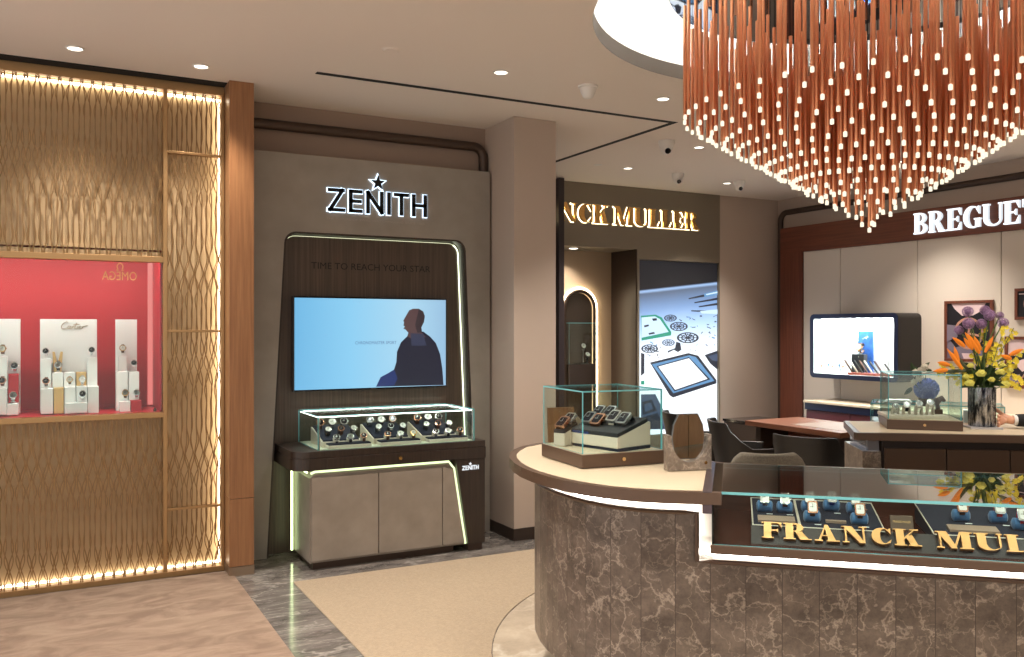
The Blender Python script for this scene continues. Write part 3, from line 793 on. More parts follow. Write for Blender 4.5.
# niche outline (left/right edges lean outwards towards the floor)
def niche_outline(g=0):
    zt = 2.285+g; r = .085
    xl = lambda z: 1.452-g-(2.222-z)*.061*.9
    xr = lambda z: 2.853+g+(2.222-z)*.042
    L = [(xl(0), 0.0), (xl(zt-r), zt-r)]
    for i in range(7):
        a = PI-.5*PI*i/6; L.append((xl(zt-r)+r+r*math.cos(a), zt-r+r*math.sin(a)))
    for i in range(7):
        a = .5*PI-.5*PI*i/6; L.append((xr(zt-r)-r+r*math.cos(a), zt-r+r*math.sin(a)))
    L += [(xr(0), 0.0)]
    return L
no = niche_outline()
def face_with_hole(mb, x0, x1, zt, hole, y0, y1):
    """plate y0..y1 around an arch-like opening that reaches the floor"""
    outer = []
    n = len(hole)
    for i, (x, z) in enumerate(hole):
        if i < 2: outer.append((x0, z if i == 0 else z))
        elif i > n-3: outer.append((x1, z))
        else: outer.append((x0+(x1-x0)*(i-2)/(n-5), zt))
    outer[0] = (x0, 0); outer[-1] = (x1, 0)
    # corners
    outer[2] = (x0, zt); outer[n-3] = (x1, zt)
    vs = []
    for y in (y0, y1):
        vs += [(x, y, z) for x, z in hole]+[(x, y, z) for x, z in outer]
    fs = []
    for i in range(n-1):
        fs += [(i, i+1, n+i+1, n+i), (2*n+i, 3*n+i, 3*n+i+1, 2*n+i+1), (i, 2*n+i, 2*n+i+1, i+1), (n+i, n+i+1, 3*n+i+1, 3*n+i)]
    mb.add(vs, fs); return mb
face_with_hole(MB(), 1.1752, 3.062, ZT, no, YZ, YZ+.10).build('plaster_face', M['greige'], zw, world=True)
MB().prism([(x, z) for x, z in niche_outline(.03)], 0, .012, (Vector((0, 6.256, 0)), VX, VZ, VY)).build('niche_back', M['nichewood'], zw, world=True)
# reveal lining, dark
lin = MB(); a = niche_outline(.0); b_ = niche_outline(-.012); n = len(a)
vs = [(x, YZ+.002, z) for x, z in a]+[(x, 6.255, z) for x, z in a]+[(x, YZ+.002, z) for x, z in b_]+[(x, 6.255, z) for x, z in b_]
lin.add(vs, [(i, i+1, 2*n+i+1, 2*n+i) for i in range(n-1)]+[(2*n+i, 2*n+i+1, 3*n+i+1, 3*n+i) for i in range(n-1)])
lin.build('reveal', M['darkwood'], zw, world=True)
# slim light line just inside the niche: top and right, and left
pts = [(x, 6.245, z) for x, z in niche_outline(-.02)]
MB().tube(pts[11:], .004, 6).build('light_strip', emis('led_niche', (.93, 1, .72, 1), 2), zw, world=True)
MB().tube(pts[4:12], .002, 6).build('light_strip', emis('led_niche_dim', (.93, 1, .62, 1), .7), zw, world=True)
text_obj('TIME TO REACH YOUR STAR', .05, Vector((1.673, 6.2545, 2.035)), VX, VZ, Vector((0,-1,0)), mat('matt_black_letters', (.006,.006,.006,1), .7), zw, 'lettering', width=.93)
text_obj('THE FUTURE OF SWISS WATCHMAKING SINCE 1865', .016, Vector((1.75, YZ-.0005, 2.385)), VX, VZ, Vector((0,-1,0)), mat('faint_letters', srgb(160, 152, 142), .4), zw, 'lettering', width=.76)

# brown tube trim that frames the bay
tr = MB(); zt, xr = 3.04, 3.047
pl = [(1.0, zt), (xr-.09, zt)]+[(xr-.09+.09*math.sin(.5*PI*i/6), zt-.09+.09*math.cos(.5*PI*i/6)) for i in range(1, 7)]+[(xr, 0.1)]
tr.tube([(x, 6.225, z) for x, z in pl], .037, 12)
structure(tr.build('trim_tube', M['bronze'], smooth=True))

# glowing sign
zs = thing('wall_sign', 'black sans-serif wall lettering with a star above and a cool white halo', 'sign', (2.14, YZ, 2.52))
HALO = emis('halo_cool', (.62, .80, 1, 1), 1.5)
letters_sans('ZENITH', .142, Vector((1.772, YZ, 2.455)), VX, VZ, Vector((0,-1,0)), .737, zs, M['black'], HALO, .03)
def star(c, r, r2): return [(c[0]+(r if i % 2 == 0 else r2)*math.sin(PI*i/5), c[1]+(r if i % 2 == 0 else r2)*math.cos(PI*i/5)) for i in range(10)]
so = MB().prism(star((2.134, 2.672), .055, .022), .012, .03, (Vector((0, YZ, 0)), VX, VZ, Vector((0,-1,0)))).build('star', M['black'], zs, world=True)
MB().prism(star((2.134, 2.672), .074, .032), .001, .012, (Vector((0, YZ, 0)), VX, VZ, Vector((0,-1,0)))).build('light_halo', HALO, so, world=True)

# ---- television
tv = thing('television', 'wide wall-mounted television showing a man in dark clothes on light blue', 'television', (2.124, 6.2, 1.49))
MB().box(-.597, .597, .0, .045, -.342, .342).build('cabinet', M['blackgl'], tv, bevel=.004)
m, n, l, b = nt('screen_blue'); tc = n.new('ShaderNodeTexCoord'); sp = n.new('ShaderNodeSeparateXYZ'); l.new(tc.outputs['Object'], sp.inputs[0])
rp = n.new('ShaderNodeMapRange'); rp.inputs['From Min'].default_value = -.6; rp.inputs['From Max'].default_value = .6; l.new(sp.outputs['X'], rp.inputs['Value'])
cr = n.new('ShaderNodeValToRGB'); e = cr.color_ramp.elements
e[0].position = 0; e[0].color = srgb(112, 184, 228); e[1].position = 1; e[1].color = srgb(150, 190, 222)
x = cr.color_ramp.elements.new(.35); x.color = srgb(140, 206, 242); x = cr.color_ramp.elements.new(.75); x.color = srgb(172, 216, 240)
l.new(rp.outputs[0], cr.inputs[0]); l.new(cr.outputs[0], b.inputs['Emission Color']); b.inputs['Emission Strength'].default_value = .56; b.inputs['Base Color'].default_value = (.01,.01,.01,1); b.inputs['Roughness'].default_value = .3
scr = MB().box(-.586, .586, -.001, .0, -.330, .330).build('screen', m, tv)
def tvp(x, y):  # from the 854x657 crop of region (240,280)-(500,480)
    return ((x-182)/(680-182)*1.172-.586, .330-(y-(58+(x-182)*.016))/((365-(x-182)*.02)-(58+(x-182)*.016))*.66)
skin = emis('screen_skin', srgb(84, 60, 62), .55); jac = emis('screen_jacket', srgb(14, 24, 56), .35); jac2 = emis('screen_jacket_blue', srgb(26, 50, 110), .5); lp = emis('screen_letters', srgb(60, 90, 130), .8); shade2 = emis('screen_skin_dark', srgb(40, 30, 36), .8)
fr = (Vector((0, -.001, 0)), VX, VZ, Vector((0,-1,0)))
head = [(552,100),(566,95),(585,95),(600,104),(606,120),(603,140),(594,158),(596,176),(610,192),(560,196),(545,188),(549,176),(543,170),(540,166),(532,162),(537,155),(532,152),(534,140),(531,136),(540,120)]
body = [(545,188),(556,178),(580,176),(600,172),(625,190),(645,212),(660,250),(668,300),(672,354),(440,357),(455,325),(480,312),(500,300),(508,275),(510,240),(524,208)]
skd = [(585,95),(600,104),(606,120),(603,140),(594,158),(596,176),(580,176),(572,150),(578,125)]
arm = [(440,357),(455,325),(480,312),(500,300),(512,330),(500,354)]
def poly_clip(p): return [tvp(*k) for k in p]
pic = MB(); pic.prism(poly_clip(body), 0, .0004, fr, 0); pic.prism(poly_clip(head), .0004, .0006, fr, 1); pic.prism(poly_clip(skd), .0006, .0008, fr, 3); pic.prism(poly_clip(arm), .0004, .0007, fr, 2)
pic.prism(poly_clip([(556,178),(600,180),(612,220),(560,220)]), .0006, .0009, fr, 4)
pic.prism([(0,0)]*0 or rect(-.02, -.3365, .02, -.3345), 0, .001, fr, 5)
pic.build('picture', [jac, skin, jac2, shade2, emis('screen_collar', srgb(34, 40, 62), .9), M['steel']], scr)
for o_ in ():
    pass
x0, z0 = tvp(372, 214); x1, _ = tvp(508, 214)
text_obj('CHRONOMASTER SPORT', .023, Vector((2.124+x0, 6.2-.0012, 1.49+z0)), VX, VZ, Vector((0,-1,0)), lp, tv, 'lettering', width=x1-x0)

# ---- display cabinet under the television
dc = thing('display_cabinet', 'dark wood display cabinet with tapered plaster doors and green-white glow', 'cabinet', (2.1, 5.9, 0))
YF = 5.68
top_poly = rrect(1.40, 2.79, 5.66, 6.21, .09, 7, (.10, .01, .002, .002))
MB().prism(top_poly, .745, .79).build('worktop', M['darkwood'], dc, world=True, bevel=.002)
MB().prism(offset_poly(top_poly, .004), .665, .744).build('fascia', M['darkwood'], dc, world=True)
dr = MB().box(1.62, 2.60, 5.652, 5.664, .672, .742).build('drawer', M['darkwood'], dc, world=True, bevel=.002)
MB().tube([(2.13, 5.652, .708), (2.13, 5.642, .708)], .013, 18).build('lock', M['gold'], dr, world=True)
# dark right body
XR = lambda z: 2.535+(.66-z)*.16
rb = MB(); rb.prism([(XR(.66)+.02, .664), (2.785, .664), (2.785, .05), (XR(.05)+.02, .05)], 0, .47, (Vector((0, 5.662, 0)), VX, VZ, VY)); rb.build('side_body', M['darkwood'], dc, world=True, bevel=.002)
MB().box(2.66, 2.77, 5.68, 6.13, 0, .05).build('plinth', M['bronze'], dc, world=True)
# plaster box
pb = MB(); pb.prism([(1.513, .05), (XR(.05), .05), (XR(.60), .60), (XR(.60)-.035, .635), (1.545, .635), (1.513, .61)], 0, .44, (Vector((0, 5.688, 0)), VX, VZ, VY)); pb.build('carcass', M['cabfront'], dc, world=True)
MB().box(1.54, 2.56, 5.72, 6.12, 0, .05).build('plinth', M['bronze'], dc, world=True)
for xa, xb in ((1.522, 1.979), (1.984, 2.452)):
    MB().box(xa, xb, 5.672, 5.688, .065, .615).build('door', M['cabfront'], dc, world=True, bevel=.0015)
MB().prism([(2.457, .065), (XR(.05)-.005, .065), (XR(.60)-.012, .60), (2.457, .615)], 0, .016, (Vector((0, 5.672, 0)), VX, VZ, VY)).build('stile', M['cabfront'], dc, world=True, bevel=.0015)
# glow strips in the gap around the plaster box
gl = MB(); gl.tube([(XR(.05)+.012, 5.70, .05), (XR(.60)+.010, 5.70, .60), (XR(.6)-.03, 5.70, .650), (1.55, 5.70, .650), (1.52, 5.70, .640)], .009, 6)
gl.build('light_strip', M['ledg'], dc, world=True)
MB().tube([(1.495, 6.10, .05), (1.495, 6.10, .64)], .008, 6).tube([(1.50, 5.71, .648), (1.497, 6.1, .648)], .006, 6).build('light_strip', emis('led_green_rear', (.80, 1, .5, 1), 2.6), dc, world=True)
# small emblem on the body
lw = emis('logo_white', (.9, .95, 1, 1), .7)
letters_sans('ZENITH', .026, Vector((2.605, 5.6615, .588)), VX, VZ, Vector((0,-1,0)), .125, dc, lw, lw, .003, .2, .3, make_halo=False)
MB().prism(star((2.667, .628), .013, .005), 0, .003, (Vector((0, 5.6615, 0)), VX, VZ, Vector((0,-1,0)))).build('star', lw, dc, world=True)

# glass vitrine on the cabinet
vt = thing('glass_vitrine', 'long low glass vitrine with a lit top standing on the dark cabinet', 'display case', (2.13, 5.9, .79))
gx0, gx1, gy0, gy1, gz1 = 1.565, 2.712, 5.685, 6.20, 1.02
for a in ((gx0, gx1, gy0, gy0+.006, .791, gz1-.007), (gx0, gx0+.006, gy0+.006, gy1-.006, .791, gz1-.007), (gx1-.006, gx1, gy0+.006, gy1-.006, .791, gz1-.007), (gx0, gx1, gy1-.006, gy1, .791, gz1-.007), (gx0, gx1, gy0, gy1, gz1-.006, gz1)):
    MB().pane(*a).build('glass_pane', [M['glass'], M['glassedge']], vt, world=True)
MB().box(gx0+.008, gx1-.008, gy0+.03, gy0+.037, gz1-.014, gz1-.008).box(gx0+.008, gx0+.016, gy0+.045, gy1-.02, gz1-.014, gz1-.008).box(gx1-.016, gx1-.008, gy0+.045, gy1-.02, gz1-.014, gz1-.008).box(gx0+.02, gx1-.02, gy1-.03, gy1-.018, gz1-.014, gz1-.008).build('light_strip', emis('led_vitrine', (.97, 1, .9, 1), 5), vt, world=True)
for xx in (gx0+.008, gx1-.015):
    MB().box(xx, xx+.007, gy0+.008, gy0+.018, .792, gz1-.02).build('corner_post', M['steel'], vt, world=True)
MB().box(gx0+.01, gx1-.01, gy0+.01, gy1-.01, .7905, .794).build('base_plate', mat('pale_lining', srgb(212, 216, 190), .5), vt, world=True)
TN = ['first', 'second', 'third']
XN = ['nearest the oak column', 'in the middle', 'nearest the pillar']
for g in range(3):
    ox = 1.655+g*.362
    ty = thing('watch_tray', 'stepped tray of nine watches in the long vitrine, '+XN[g], 'watch tray', (ox+.13, 5.9, .794), 0, 'stepped watch trays in the long vitrine')
    # wedge body: rises to the back; low front pad
    wd = MB(); wd.prism([(5.80, .794), (6.09, .794), (6.09, .905), (6.07, .905), (5.80, .830)], 0, .27, (Vector((ox-.03, 0, 0)), VY, VZ, VX)); wd.build('wedge', M['paleblk'], ty, world=True, bevel=.002)
    sl = (.905-.830)/.27
    pd = MB(); pd.prism([(5.805, .832), (6.07, .832+.265*sl), (6.07, .842+.265*sl), (5.805, .842)], 0, .25, (Vector((ox-.02, 0, 0)), VY, VZ, VX)); pd.build('pad', M['navyvel'], ty, world=True)
    MB().box(ox-.01, ox+.29, 5.705, 5.795, .794, .815).build('front_step', M['paleblk'], ty, world=True, bevel=.002)
    MB().box(ox-.005, ox+.285, 5.71, 5.79, .815, .825).build('front_pad', M['navyvel'], ty, world=True)
    for row in range(3):
        for c in range(3):
            y = (5.755, 5.87, 6.00)[row]; z = (.825, .848+.065*sl*1.1, .85+.19*sl)[row]
            x = ox+(.045, .02, .0)[row]+c*(.095, .09, .085)[row]+.01
            zz = z+.054
            tl = (.80, .85, 1.0)[row]
            k = (g*2+row+c) % 4
            s_ = (1.1, 1.05, 1.3)[row]
            cu = MB().tube([(x-.019, y+.004, zz-.032), (x-.015, y+.004, zz-.032), (x+.015, y+.004, zz-.032), (x+.019, y+.004, zz-.032)], .02, 12, rs=[.014, .0205, .0205, .014])
            cu.build('cushion', M['padblk'] if row else M['paleblk'], ty, world=True, smooth=True)
            if (row, c, g) == (0, 2, 1): k = 4
            nx = ['column side', 'centre', 'pillar side'][c]
            put_watch(k, (x, y-.012, zz-.012), tl, R(-8), '%s, %s row %s, tray %s' % (SN[k].split(' with')[0], ['front', 'middle', 'back'][row], nx, XN[g]), 'watches in the long vitrine', 'round', s_)
# ================================================================ FAR SHOP FRONT
YW = 8.05
fw = thing('shop_front', 'bronze shop front with an open passage and gold lettering above', 'shop front', (5.5, YW, 0))
wb = MB(); wb.box(3.46, 7.1, YW, YW+.06, 2.50, ZC-.001); wb.box(5.885, 5.915, YW, YW+.50, 0, 2.50); wb.box(7.085, 7.1, YW, YW+.06, 0, 2.5); wb.box(5.915, 7.085, YW, YW+.06, 2.385, 2.5); wb.box(5.915, 7.085, YW, YW+.06, 0, .37); wb.box(3.46, 4.6, YW, YW+.06, 0, 2.5)
wb.build('facade', M['fmwall'], fw, world=True)
MB().box(5.872, 5.885, YW+.01, YW+.5, 0, 2.5).build('reveal', M['browndk'], fw, world=True)
MB().box(4.6, 5.885, YW+.5, YW+.54, 0, 2.5).build('inner_wall', M['fmin'], fw, world=True)
MB().box(4.6, 5.885, YW+.06, YW+.5, 2.5, 2.52).build('soffit', M['fmwall'], fw, world=True)
# arched niche
YI = YW+.5
an = thing('arched_niche', 'tall arched wall niche edged with a warm glowing light line', 'wall niche', (5.405, YI, .3))
def archpts(r, zc=1.83, zb=.3, n=14): return [(5.405-r, zb), (5.405-r, zc)]+[(5.405+r*math.cos(PI-PI*i/n), zc+r*math.sin(PI*i/n)) for i in range(1, n)]+[(5.405+r, zc), (5.405+r, zb)]
MB().prism(archpts(.185), 0, .004, (Vector((0, YI-.012, 0)), VX, VZ, VY)).build('back_panel', mat('niche_dark', srgb(70, 60, 52), .25, .3), an, world=True)
MB().tube([(x, YI-.04, z) for x, z in archpts(.205)], .02, 8).build('rim', M['bronze'], an, world=True)
MB().tube([(x, YI-.03, z) for x, z in archpts(.236)], .014, 8).build('light_strip', M['ledarch'], an, world=True)
MB().box(5.225, 5.585, YI-.10, YI-.013, .9, 1.19).build('base_block', M['browndk'], an, world=True)
MB().pane(5.225, 5.585, YI-.10, YI-.096, 1.19, 1.66).pane(5.225, 5.585, YI-.10, YI-.013, 1.66, 1.666).build('glass_cover', [M['glass'], M['glassedge']], an, world=True)
put_watch(3, (5.45, YI-.05, 1.40), R(75), 0, 'steel watch inside the arched niche, the upper one', 'watches in the arched niche', 'round', 1.6)
put_watch(1, (5.50, YI-.06, 1.30), R(55), 0, 'steel watch inside the arched niche, the lower one', 'watches in the arched niche', 'round', 1.6)
for (wx, wz) in ((5.45, 1.40), (5.50, 1.30)):
    tag(MB().lathe([(.03, 0), (.03, .006), (.006, .012), (.006, wz-1.19-.06), (.02, wz-1.19-.045), (1e-4, wz-1.19-.04)], n=14).build('watch_stand', M['steeld'], loc=(wx, YI-.045, 1.19)), 'slim metal stand under the %s watch in the arched niche' % ('upper' if wz > 1.35 else 'lower'), 'watch stand')
# gold letters on the facade
gsn = thing('wall_sign', 'large gold serif wall lettering with warm back glow', 'sign', (5.4, YW, 2.86))
GH = emis('halo_gold', (1, .83, .5, 1), 3.5)
letters_serif('FRANCK', .205, Vector((4.19, YW, 2.757)), VX, VZ, Vector((0,-1,0)), 1.29, gsn, M['gold'], .05, T=.25, halo=GH, hd=.02)
letters_serif('MULLER', .205, Vector((5.54, YW, 2.757)), VX, VZ, Vector((0,-1,0)), 1.22, gsn, M['gold'], .05, T=.25, halo=GH, hd=.02)

# led screen
m, n, l, b = nt('led_picture_ground'); tc = n.new('ShaderNodeTexCoord'); sp = n.new('ShaderNodeSeparateXYZ'); l.new(tc.outputs['Object'], sp.inputs[0])
ad = n.new('ShaderNodeMath'); ad.operation = 'MULTIPLY_ADD'; ad.inputs[1].default_value = -.11; l.new(sp.outputs['X'], ad.inputs[0]); l.new(sp.outputs['Z'], ad.inputs[2])
mr = n.new('ShaderNodeMapRange'); mr.inputs['From Min'].default_value = -1; mr.inputs['From Max'].default_value = 1; l.new(ad.outputs[0], mr.inputs['Value'])
cr = n.new('ShaderNodeValToRGB'); e = cr.color_ramp.elements
e[0].position = 0; e[0].color = srgb(238, 248, 255); e[1].position = .862; e[1].color = srgb(22, 22, 26)
for p_, c_ in ((.45, srgb(240, 248, 255)), (.62, srgb(170, 200, 240)), (.74, srgb(116, 146, 188)), (.835, srgb(84, 96, 116)), (.850, srgb(150, 180, 220)), (.858, srgb(60, 70, 90))):
    x = cr.color_ramp.elements.new(p_); x.color = c_
l.new(mr.outputs[0], cr.inputs[0]); l.new(cr.outputs[0], b.inputs['Emission Color']); b.inputs['Emission Strength'].default_value = .85; b.inputs['Base Color'].default_value = (.01,.01,.01,1); b.inputs['Roughness'].default_value = .3
lsn = thing('video_wall', 'tall bright video screen showing scattered watch parts on white', 'screen', (6.5, YW+.03, 1.38))
MB().box(-.585, .585, 0, .04, -1.0, 1.0).build('cabinet', M['blackgl'], lsn)
scr = MB().box(-.58, .58, -.002, 0, -1.0, 1.0).build('screen', m, lsn)
def lp_(x, y):  # crop (560,240)-(730,430), scale 3.459
    p = onY(560+x/3.459, 240+y/3.459, YW+.028); return (p.x-6.5, p.z-1.38)
fr = (Vector((0, -.002, 0)), VX, VZ, Vector((0,-1,0)))
s_dk = emis('screen_ink', srgb(34, 40, 56), .65); s_bl = emis('screen_steel_blue', srgb(100, 150, 196), .65); s_wh = emis('screen_white', srgb(240, 248, 255), .85); s_gr = emis('screen_green', srgb(20, 150, 120), .65); s_gy = emis('screen_grey', srgb(70, 84, 110), .65); s_pb = emis('screen_pale_blue', srgb(196, 222, 248), .75)
pic = MB()
def PL(pts, mi, h=.0003): pic.prism([lp_(*p) for p in pts], 0, h, fr, mi)
# big square case
PL([(311,424),(444,391),(478,400),(541,484),(541,496),(391,545),(379,537)], 0, .0004)
PL([(318,430),(446,399),(470,405),(534,487),(392,530)], 1, .0006); PL([(334,436),(446,405),(520,482),(396,524)], 0, .0007); PL([(340,438),(446,409),(510,480),(398,518)], 2, .0009)
# green watch case plate
PL([(280,262),(330,258),(352,268),(385,318),(384,330),(282,348)], 3, .0004); PL([(282,268),(328,264),(346,274),(376,318),(282,338)], 5, .0006)
PL([(290,296),(306,292),(308,298),(292,302)], 0, .0008); PL([(306,322),(326,318),(328,324),(308,328)], 0, .0008); PL([(318,272),(334,270),(336,278),(322,280)], 0, .0008)
# dark mechanism bottom left and right
PL([(280,534),(330,533),(390,655),(280,655)], 4, .0004); PL([(284,560),(318,552),(336,590),(286,606)], 0, .0006); PL([(286,612),(338,598),(360,650),(288,655)], 0, .0006); PL([(292,568),(312,562),(322,584),(294,594)], 4, .0008)
PL([(500,398),(546,382),(546,450),(520,428)], 0, .0004); PL([(512,402),(546,392),(546,420),(526,416)], 4, .0006); PL([(280,390),(292,394),(292,460),(280,470)], 0, .0004); PL([(280,488),(292,486),(292,500),(280,500)], 3, .0004)
# tools
for (a, b_) in (((445,203),(500,192)), ((465,217),(546,203)), ((480,231),(546,221)), ((454,245),(546,248))):
    PL([(a[0],a[1]-2),(b_[0],b_[1]-4),(b_[0],b_[1]+4),(a[0],a[1]+2)], 0, .0004)
PL([(498,186),(546,174),(546,190),(500,198)], 1, .0006); PL([(505,187),(546,178),(546,183),(506,191)], 5, .0008); PL([(484,246),(546,240),(546,256),(490,254)], 5, .0006)
# gears
def gear(cx, cy, rx, ry, teeth=18, spokes=5, mi=0):
    for q_ in arc(0, 0, 1, 1, .80, .80, 0, 0, 360, 28): PL([(cx+x*rx, cy+y*ry) for x, y in q_], mi, .0005)
    for q_ in arc(0, 0, .62, .62, .48, .48, 0, 0, 360, 20): PL([(cx+x*rx, cy+y*ry) for x, y in q_], mi, .0005)
    PL([(cx+.26*rx*math.cos(2*PI*i/10), cy+.26*ry*math.sin(2*PI*i/10)) for i in range(10)], mi, .0005)
    for i in range(spokes*2):
        a = 2*PI*i/(spokes*2); PL([(cx+x*rx, cy+y*ry) for x, y in ((.2*math.cos(a-.3), .2*math.sin(a-.3)), (.85*math.cos(a-.07), .85*math.sin(a-.07)), (.85*math.cos(a+.07), .85*math.sin(a+.07)), (.2*math.cos(a+.3), .2*math.sin(a+.3)))], mi, .0005)
gear(411, 299, 31, 16); gear(442, 338, 38, 19); gear(310, 376, 29, 15); gear(375, 355, 22, 12, mi=4); gear(382, 270, 22, 12)
PL([(372,384),(398,374),(402,352),(416,356),(420,380),(408,388),(394,380),(374,390)], 0, .0006)
r3 = random.Random(5)
for i in range(46):
    cx, cy = r3.uniform(415, 540), r3.uniform(262, 385)
    if i % 3 == 0: cx, cy = r3.uniform(300, 350), r3.uniform(350, 410)
    a = r3.uniform(0, PI); L = r3.uniform(3, 9); w = r3.uniform(1, 2.6); dx, dy = math.cos(a), .5*math.sin(a)
    PL([(cx-dx*L-dy*w, cy-dy*L+dx*w), (cx+dx*L-dy*w, cy+dy*L+dx*w), (cx+dx*L+dy*w, cy+dy*L-dx*w), (cx-dx*L+dy*w, cy-dy*L-dx*w)], r3.choice([0, 4, 1, 4]), .0004)
pic.build('picture', [s_dk, s_bl, s_wh, s_gr, s_gy, s_pb], scr)

# ================================================================ RIGHT HAND SHOP WALL
XB = 7.95
bw = thing('panelled_wall', 'cream panelled wall bay framed with red-brown wood and lettered header', 'wall panel', (XB, 5.5, 0))
MB().box(XB-.02, 8.045, -1.0, 7.90, 2.516, 2.826).build('header', wood('cherry_header', srgb(88, 46, 32), srgb(124, 68, 48), .45, (45, 1.5, 45)), bw, world=True)
MB().box(XB-.02, 8.045, 7.55, 7.90, 0, 2.516).build('side_board', M['cherry'], bw, world=True)
ys = [7.548, 7.0, 6.0, 5.1, 4.1, 3.1, 2.1, 1.1, .1, -1.0]
for a, b_ in zip(ys, ys[1:]):
    MB().box(XB, 8.04, b_+.004, a-.004, .08, 2.515).build('panel', M['creampanel'], bw, world=True, bevel=.003)
MB().box(XB+.02, 8.045, -1, 7.55, 0, 2.516).build('backing', M['bronze'], bw, world=True)
tr = MB(); zt = 3.03
pl = [(7.985, .1), (7.985, zt-.1)]+[(7.985-.1+.1*math.cos(.5*PI*i/6), zt-.1+.1*math.sin(.5*PI*i/6)) for i in range(1, 7)]+[(5.0, zt), (-1.0, zt)]
tr.tube([(8.02, y, z) for y, z in pl], .034, 12); structure(tr.build('trim_tube', M['bronze'], smooth=True))
bs = thing('wall_sign', 'white glowing serif lettering on the red-brown header', 'sign', (XB-.02, 5.4, 2.67))
LWH = emis('letters_white', (.88, .94, 1, 1), .95)
letters_serif('BREGUET', .215, Vector((XB-.02, 6.00, 2.572)), Vector((0,-1,0)), VZ, Vector((-1,0,0)), 1.30, bs, LWH, .045, T=.2, t=.07, e=.06, side=emis('letters_white_side', (.88, .94, 1, 1), .5), hd=.012)

# ---- wall vitrine
wv = thing('wall_vitrine', 'rounded dark wall vitrine with a brilliantly lit white interior', 'display case', (7.6, 6.5, 1.4))
xa, xb_, ya, yb = 7.59, XB, 5.952, 7.11; za, zb = 1.05, 1.76
oy = rrect(ya, yb, za, zb, .055, 6); iy = rrect(ya+.05, yb-.05, za+.05, zb-.05, .02, 6)
n_ = len(oy); sh = MB()
vs = [(xa, y, z) for y, z in oy]+[(xa, y, z) for y, z in iy]+[(xb_, y, z) for y, z in oy]+[(xb_-.03, y, z) for y, z in iy]
fs = []
for i in range(n_):
    j = (i+1) % n_; fs += [(i, j, n_+j, n_+i), (i, 2*n_+i, 2*n_+j, j)]
fs += [tuple(2*n_+i for i in range(n_))]
mi_ = [0 if k % 2 == 0 else 1 for k in range(2*n_)]+[1]
sh.add(vs, fs, mi_); sh.build('housing', [M['navy'], M['leather']], wv, world=True)
il = MB(); il.add([(xa+.001, y, z) for y, z in iy]+[(xb_-.03, y, z) for y, z in iy], [(i, (i+1) % n_, n_+(i+1) % n_, n_+i) for i in range(n_)]+[tuple(n_+i for i in range(n_))])
il.build('lining', M['white'], wv, world=True)
ll = MB()
for k in range(9):
    y = ya+.12+k*.115; ll.box(xa+.02, xa+.05, y-.02, y+.02, zb-.056, zb-.051)
ll.build('spot_cover', M['blackgl'], wv, world=True)
MB().box(xa+.06, xb_-.08, ya+.1, yb-.1, zb-.056, zb-.052).build('light_panel', emis('vitrine_light', (.93, .97, 1, 1), 22), wv, world=True)
MB().pane(xa+.002, xa+.006, ya+.05, yb-.05, za+.05, zb-.05).build('glass_pane', [M['glass'], M['glassedge']], wv, world=True)
MB().box(xb_-.034, xb_-.03, 6.79, 6.793, za+.05, zb-.05).box(xb_-.034, xb_-.03, 6.33, 6.333, za+.05, zb-.05).build('seam', M['steeld'], wv, world=True)
p0 = onX(800+272/4.692, 300+146/4.692, 7.85); p1 = onX(800+342/4.692, 300+290/4.692, 7.85)
pb_ = tag(MB().box(7.85, 7.862, p1.y, p0.y, za+.051, p0.z).build('blue_poster', mat('poster_blue', srgb(44, 92, 168), .4, var=.4, vscale=14), loc=(7.85, p0.y, za+.05), world=True), 'tall deep blue poster panel standing inside the lit wall vitrine', 'poster')
sg = MB(); 
for k in range(4): sg.tube([(7.848, p1.y+.06+.02*k, p0.z-.07-.015*(k % 2)), (7.848, p1.y+.075+.02*k, p0.z-.055-.01*k)], .0025, 5)
sg.build('emblem', M['white'], pb_, world=True)
blk = tag(MB().box(7.74, 7.80, 6.50, 6.66, za+.051, za+.051+.22).build('display_block', mat('block_ink', srgb(38, 40, 48), .4), loc=(7.77, 6.58, za+.05), world=True, bevel=.002), 'dark cube with one watch in front of the blue poster', 'display block')
put_watch(4, (7.76, 6.58, za+.35), R(75), R(-80), 'gold watch on the dark cube before the blue poster', None, 'round', 1.9)
tag(MB().lathe([(.03, 0), (.03, .006), (.006, .01), (.006, .045), (1e-4, .05)], n=12).build('watch_stand', M['steel'], loc=(7.775, 6.58, za+.272)), 'short steel stand on the dark cube before the blue poster', 'watch stand')
tray = tag(MB().box(7.63, 7.76, 6.10, 6.62, za+.051, za+.075).build('display_plinth', mat('tray_redbrown', srgb(150, 70, 56), .5), loc=(7.7, 6.3, za+.05), world=True, bevel=.002), 'red-brown tray of slanted straps in the lit wall vitrine', 'tray')
for k in range(9):
    y = 6.08+k*.065; 
    s_ = MB(); s_.prism([(0, 0), (.012, 0), (.13, .13), (.118, .13)], 0, .022, (Vector((7.68+.003*(k % 2), y, za+.0755 if 6.1 <= y <= 6.6 else za+.0515)), Vector((0,.9,0)), VZ, VX))
    o = s_.build('watch_strap', [M['strapblk'], M['paleblk'], M['strapbrn']][k % 3], loc=(7.69, y, za+.0755), world=True)
    tag(o, ['black', 'pale', 'brown'][k % 3]+' slanted strap in the wall vitrine, number %s from its camera-side end' % ['one','two','three','four','five','six','seven','eight','nine'][k], 'watch strap', 'slanted straps in the wall vitrine')
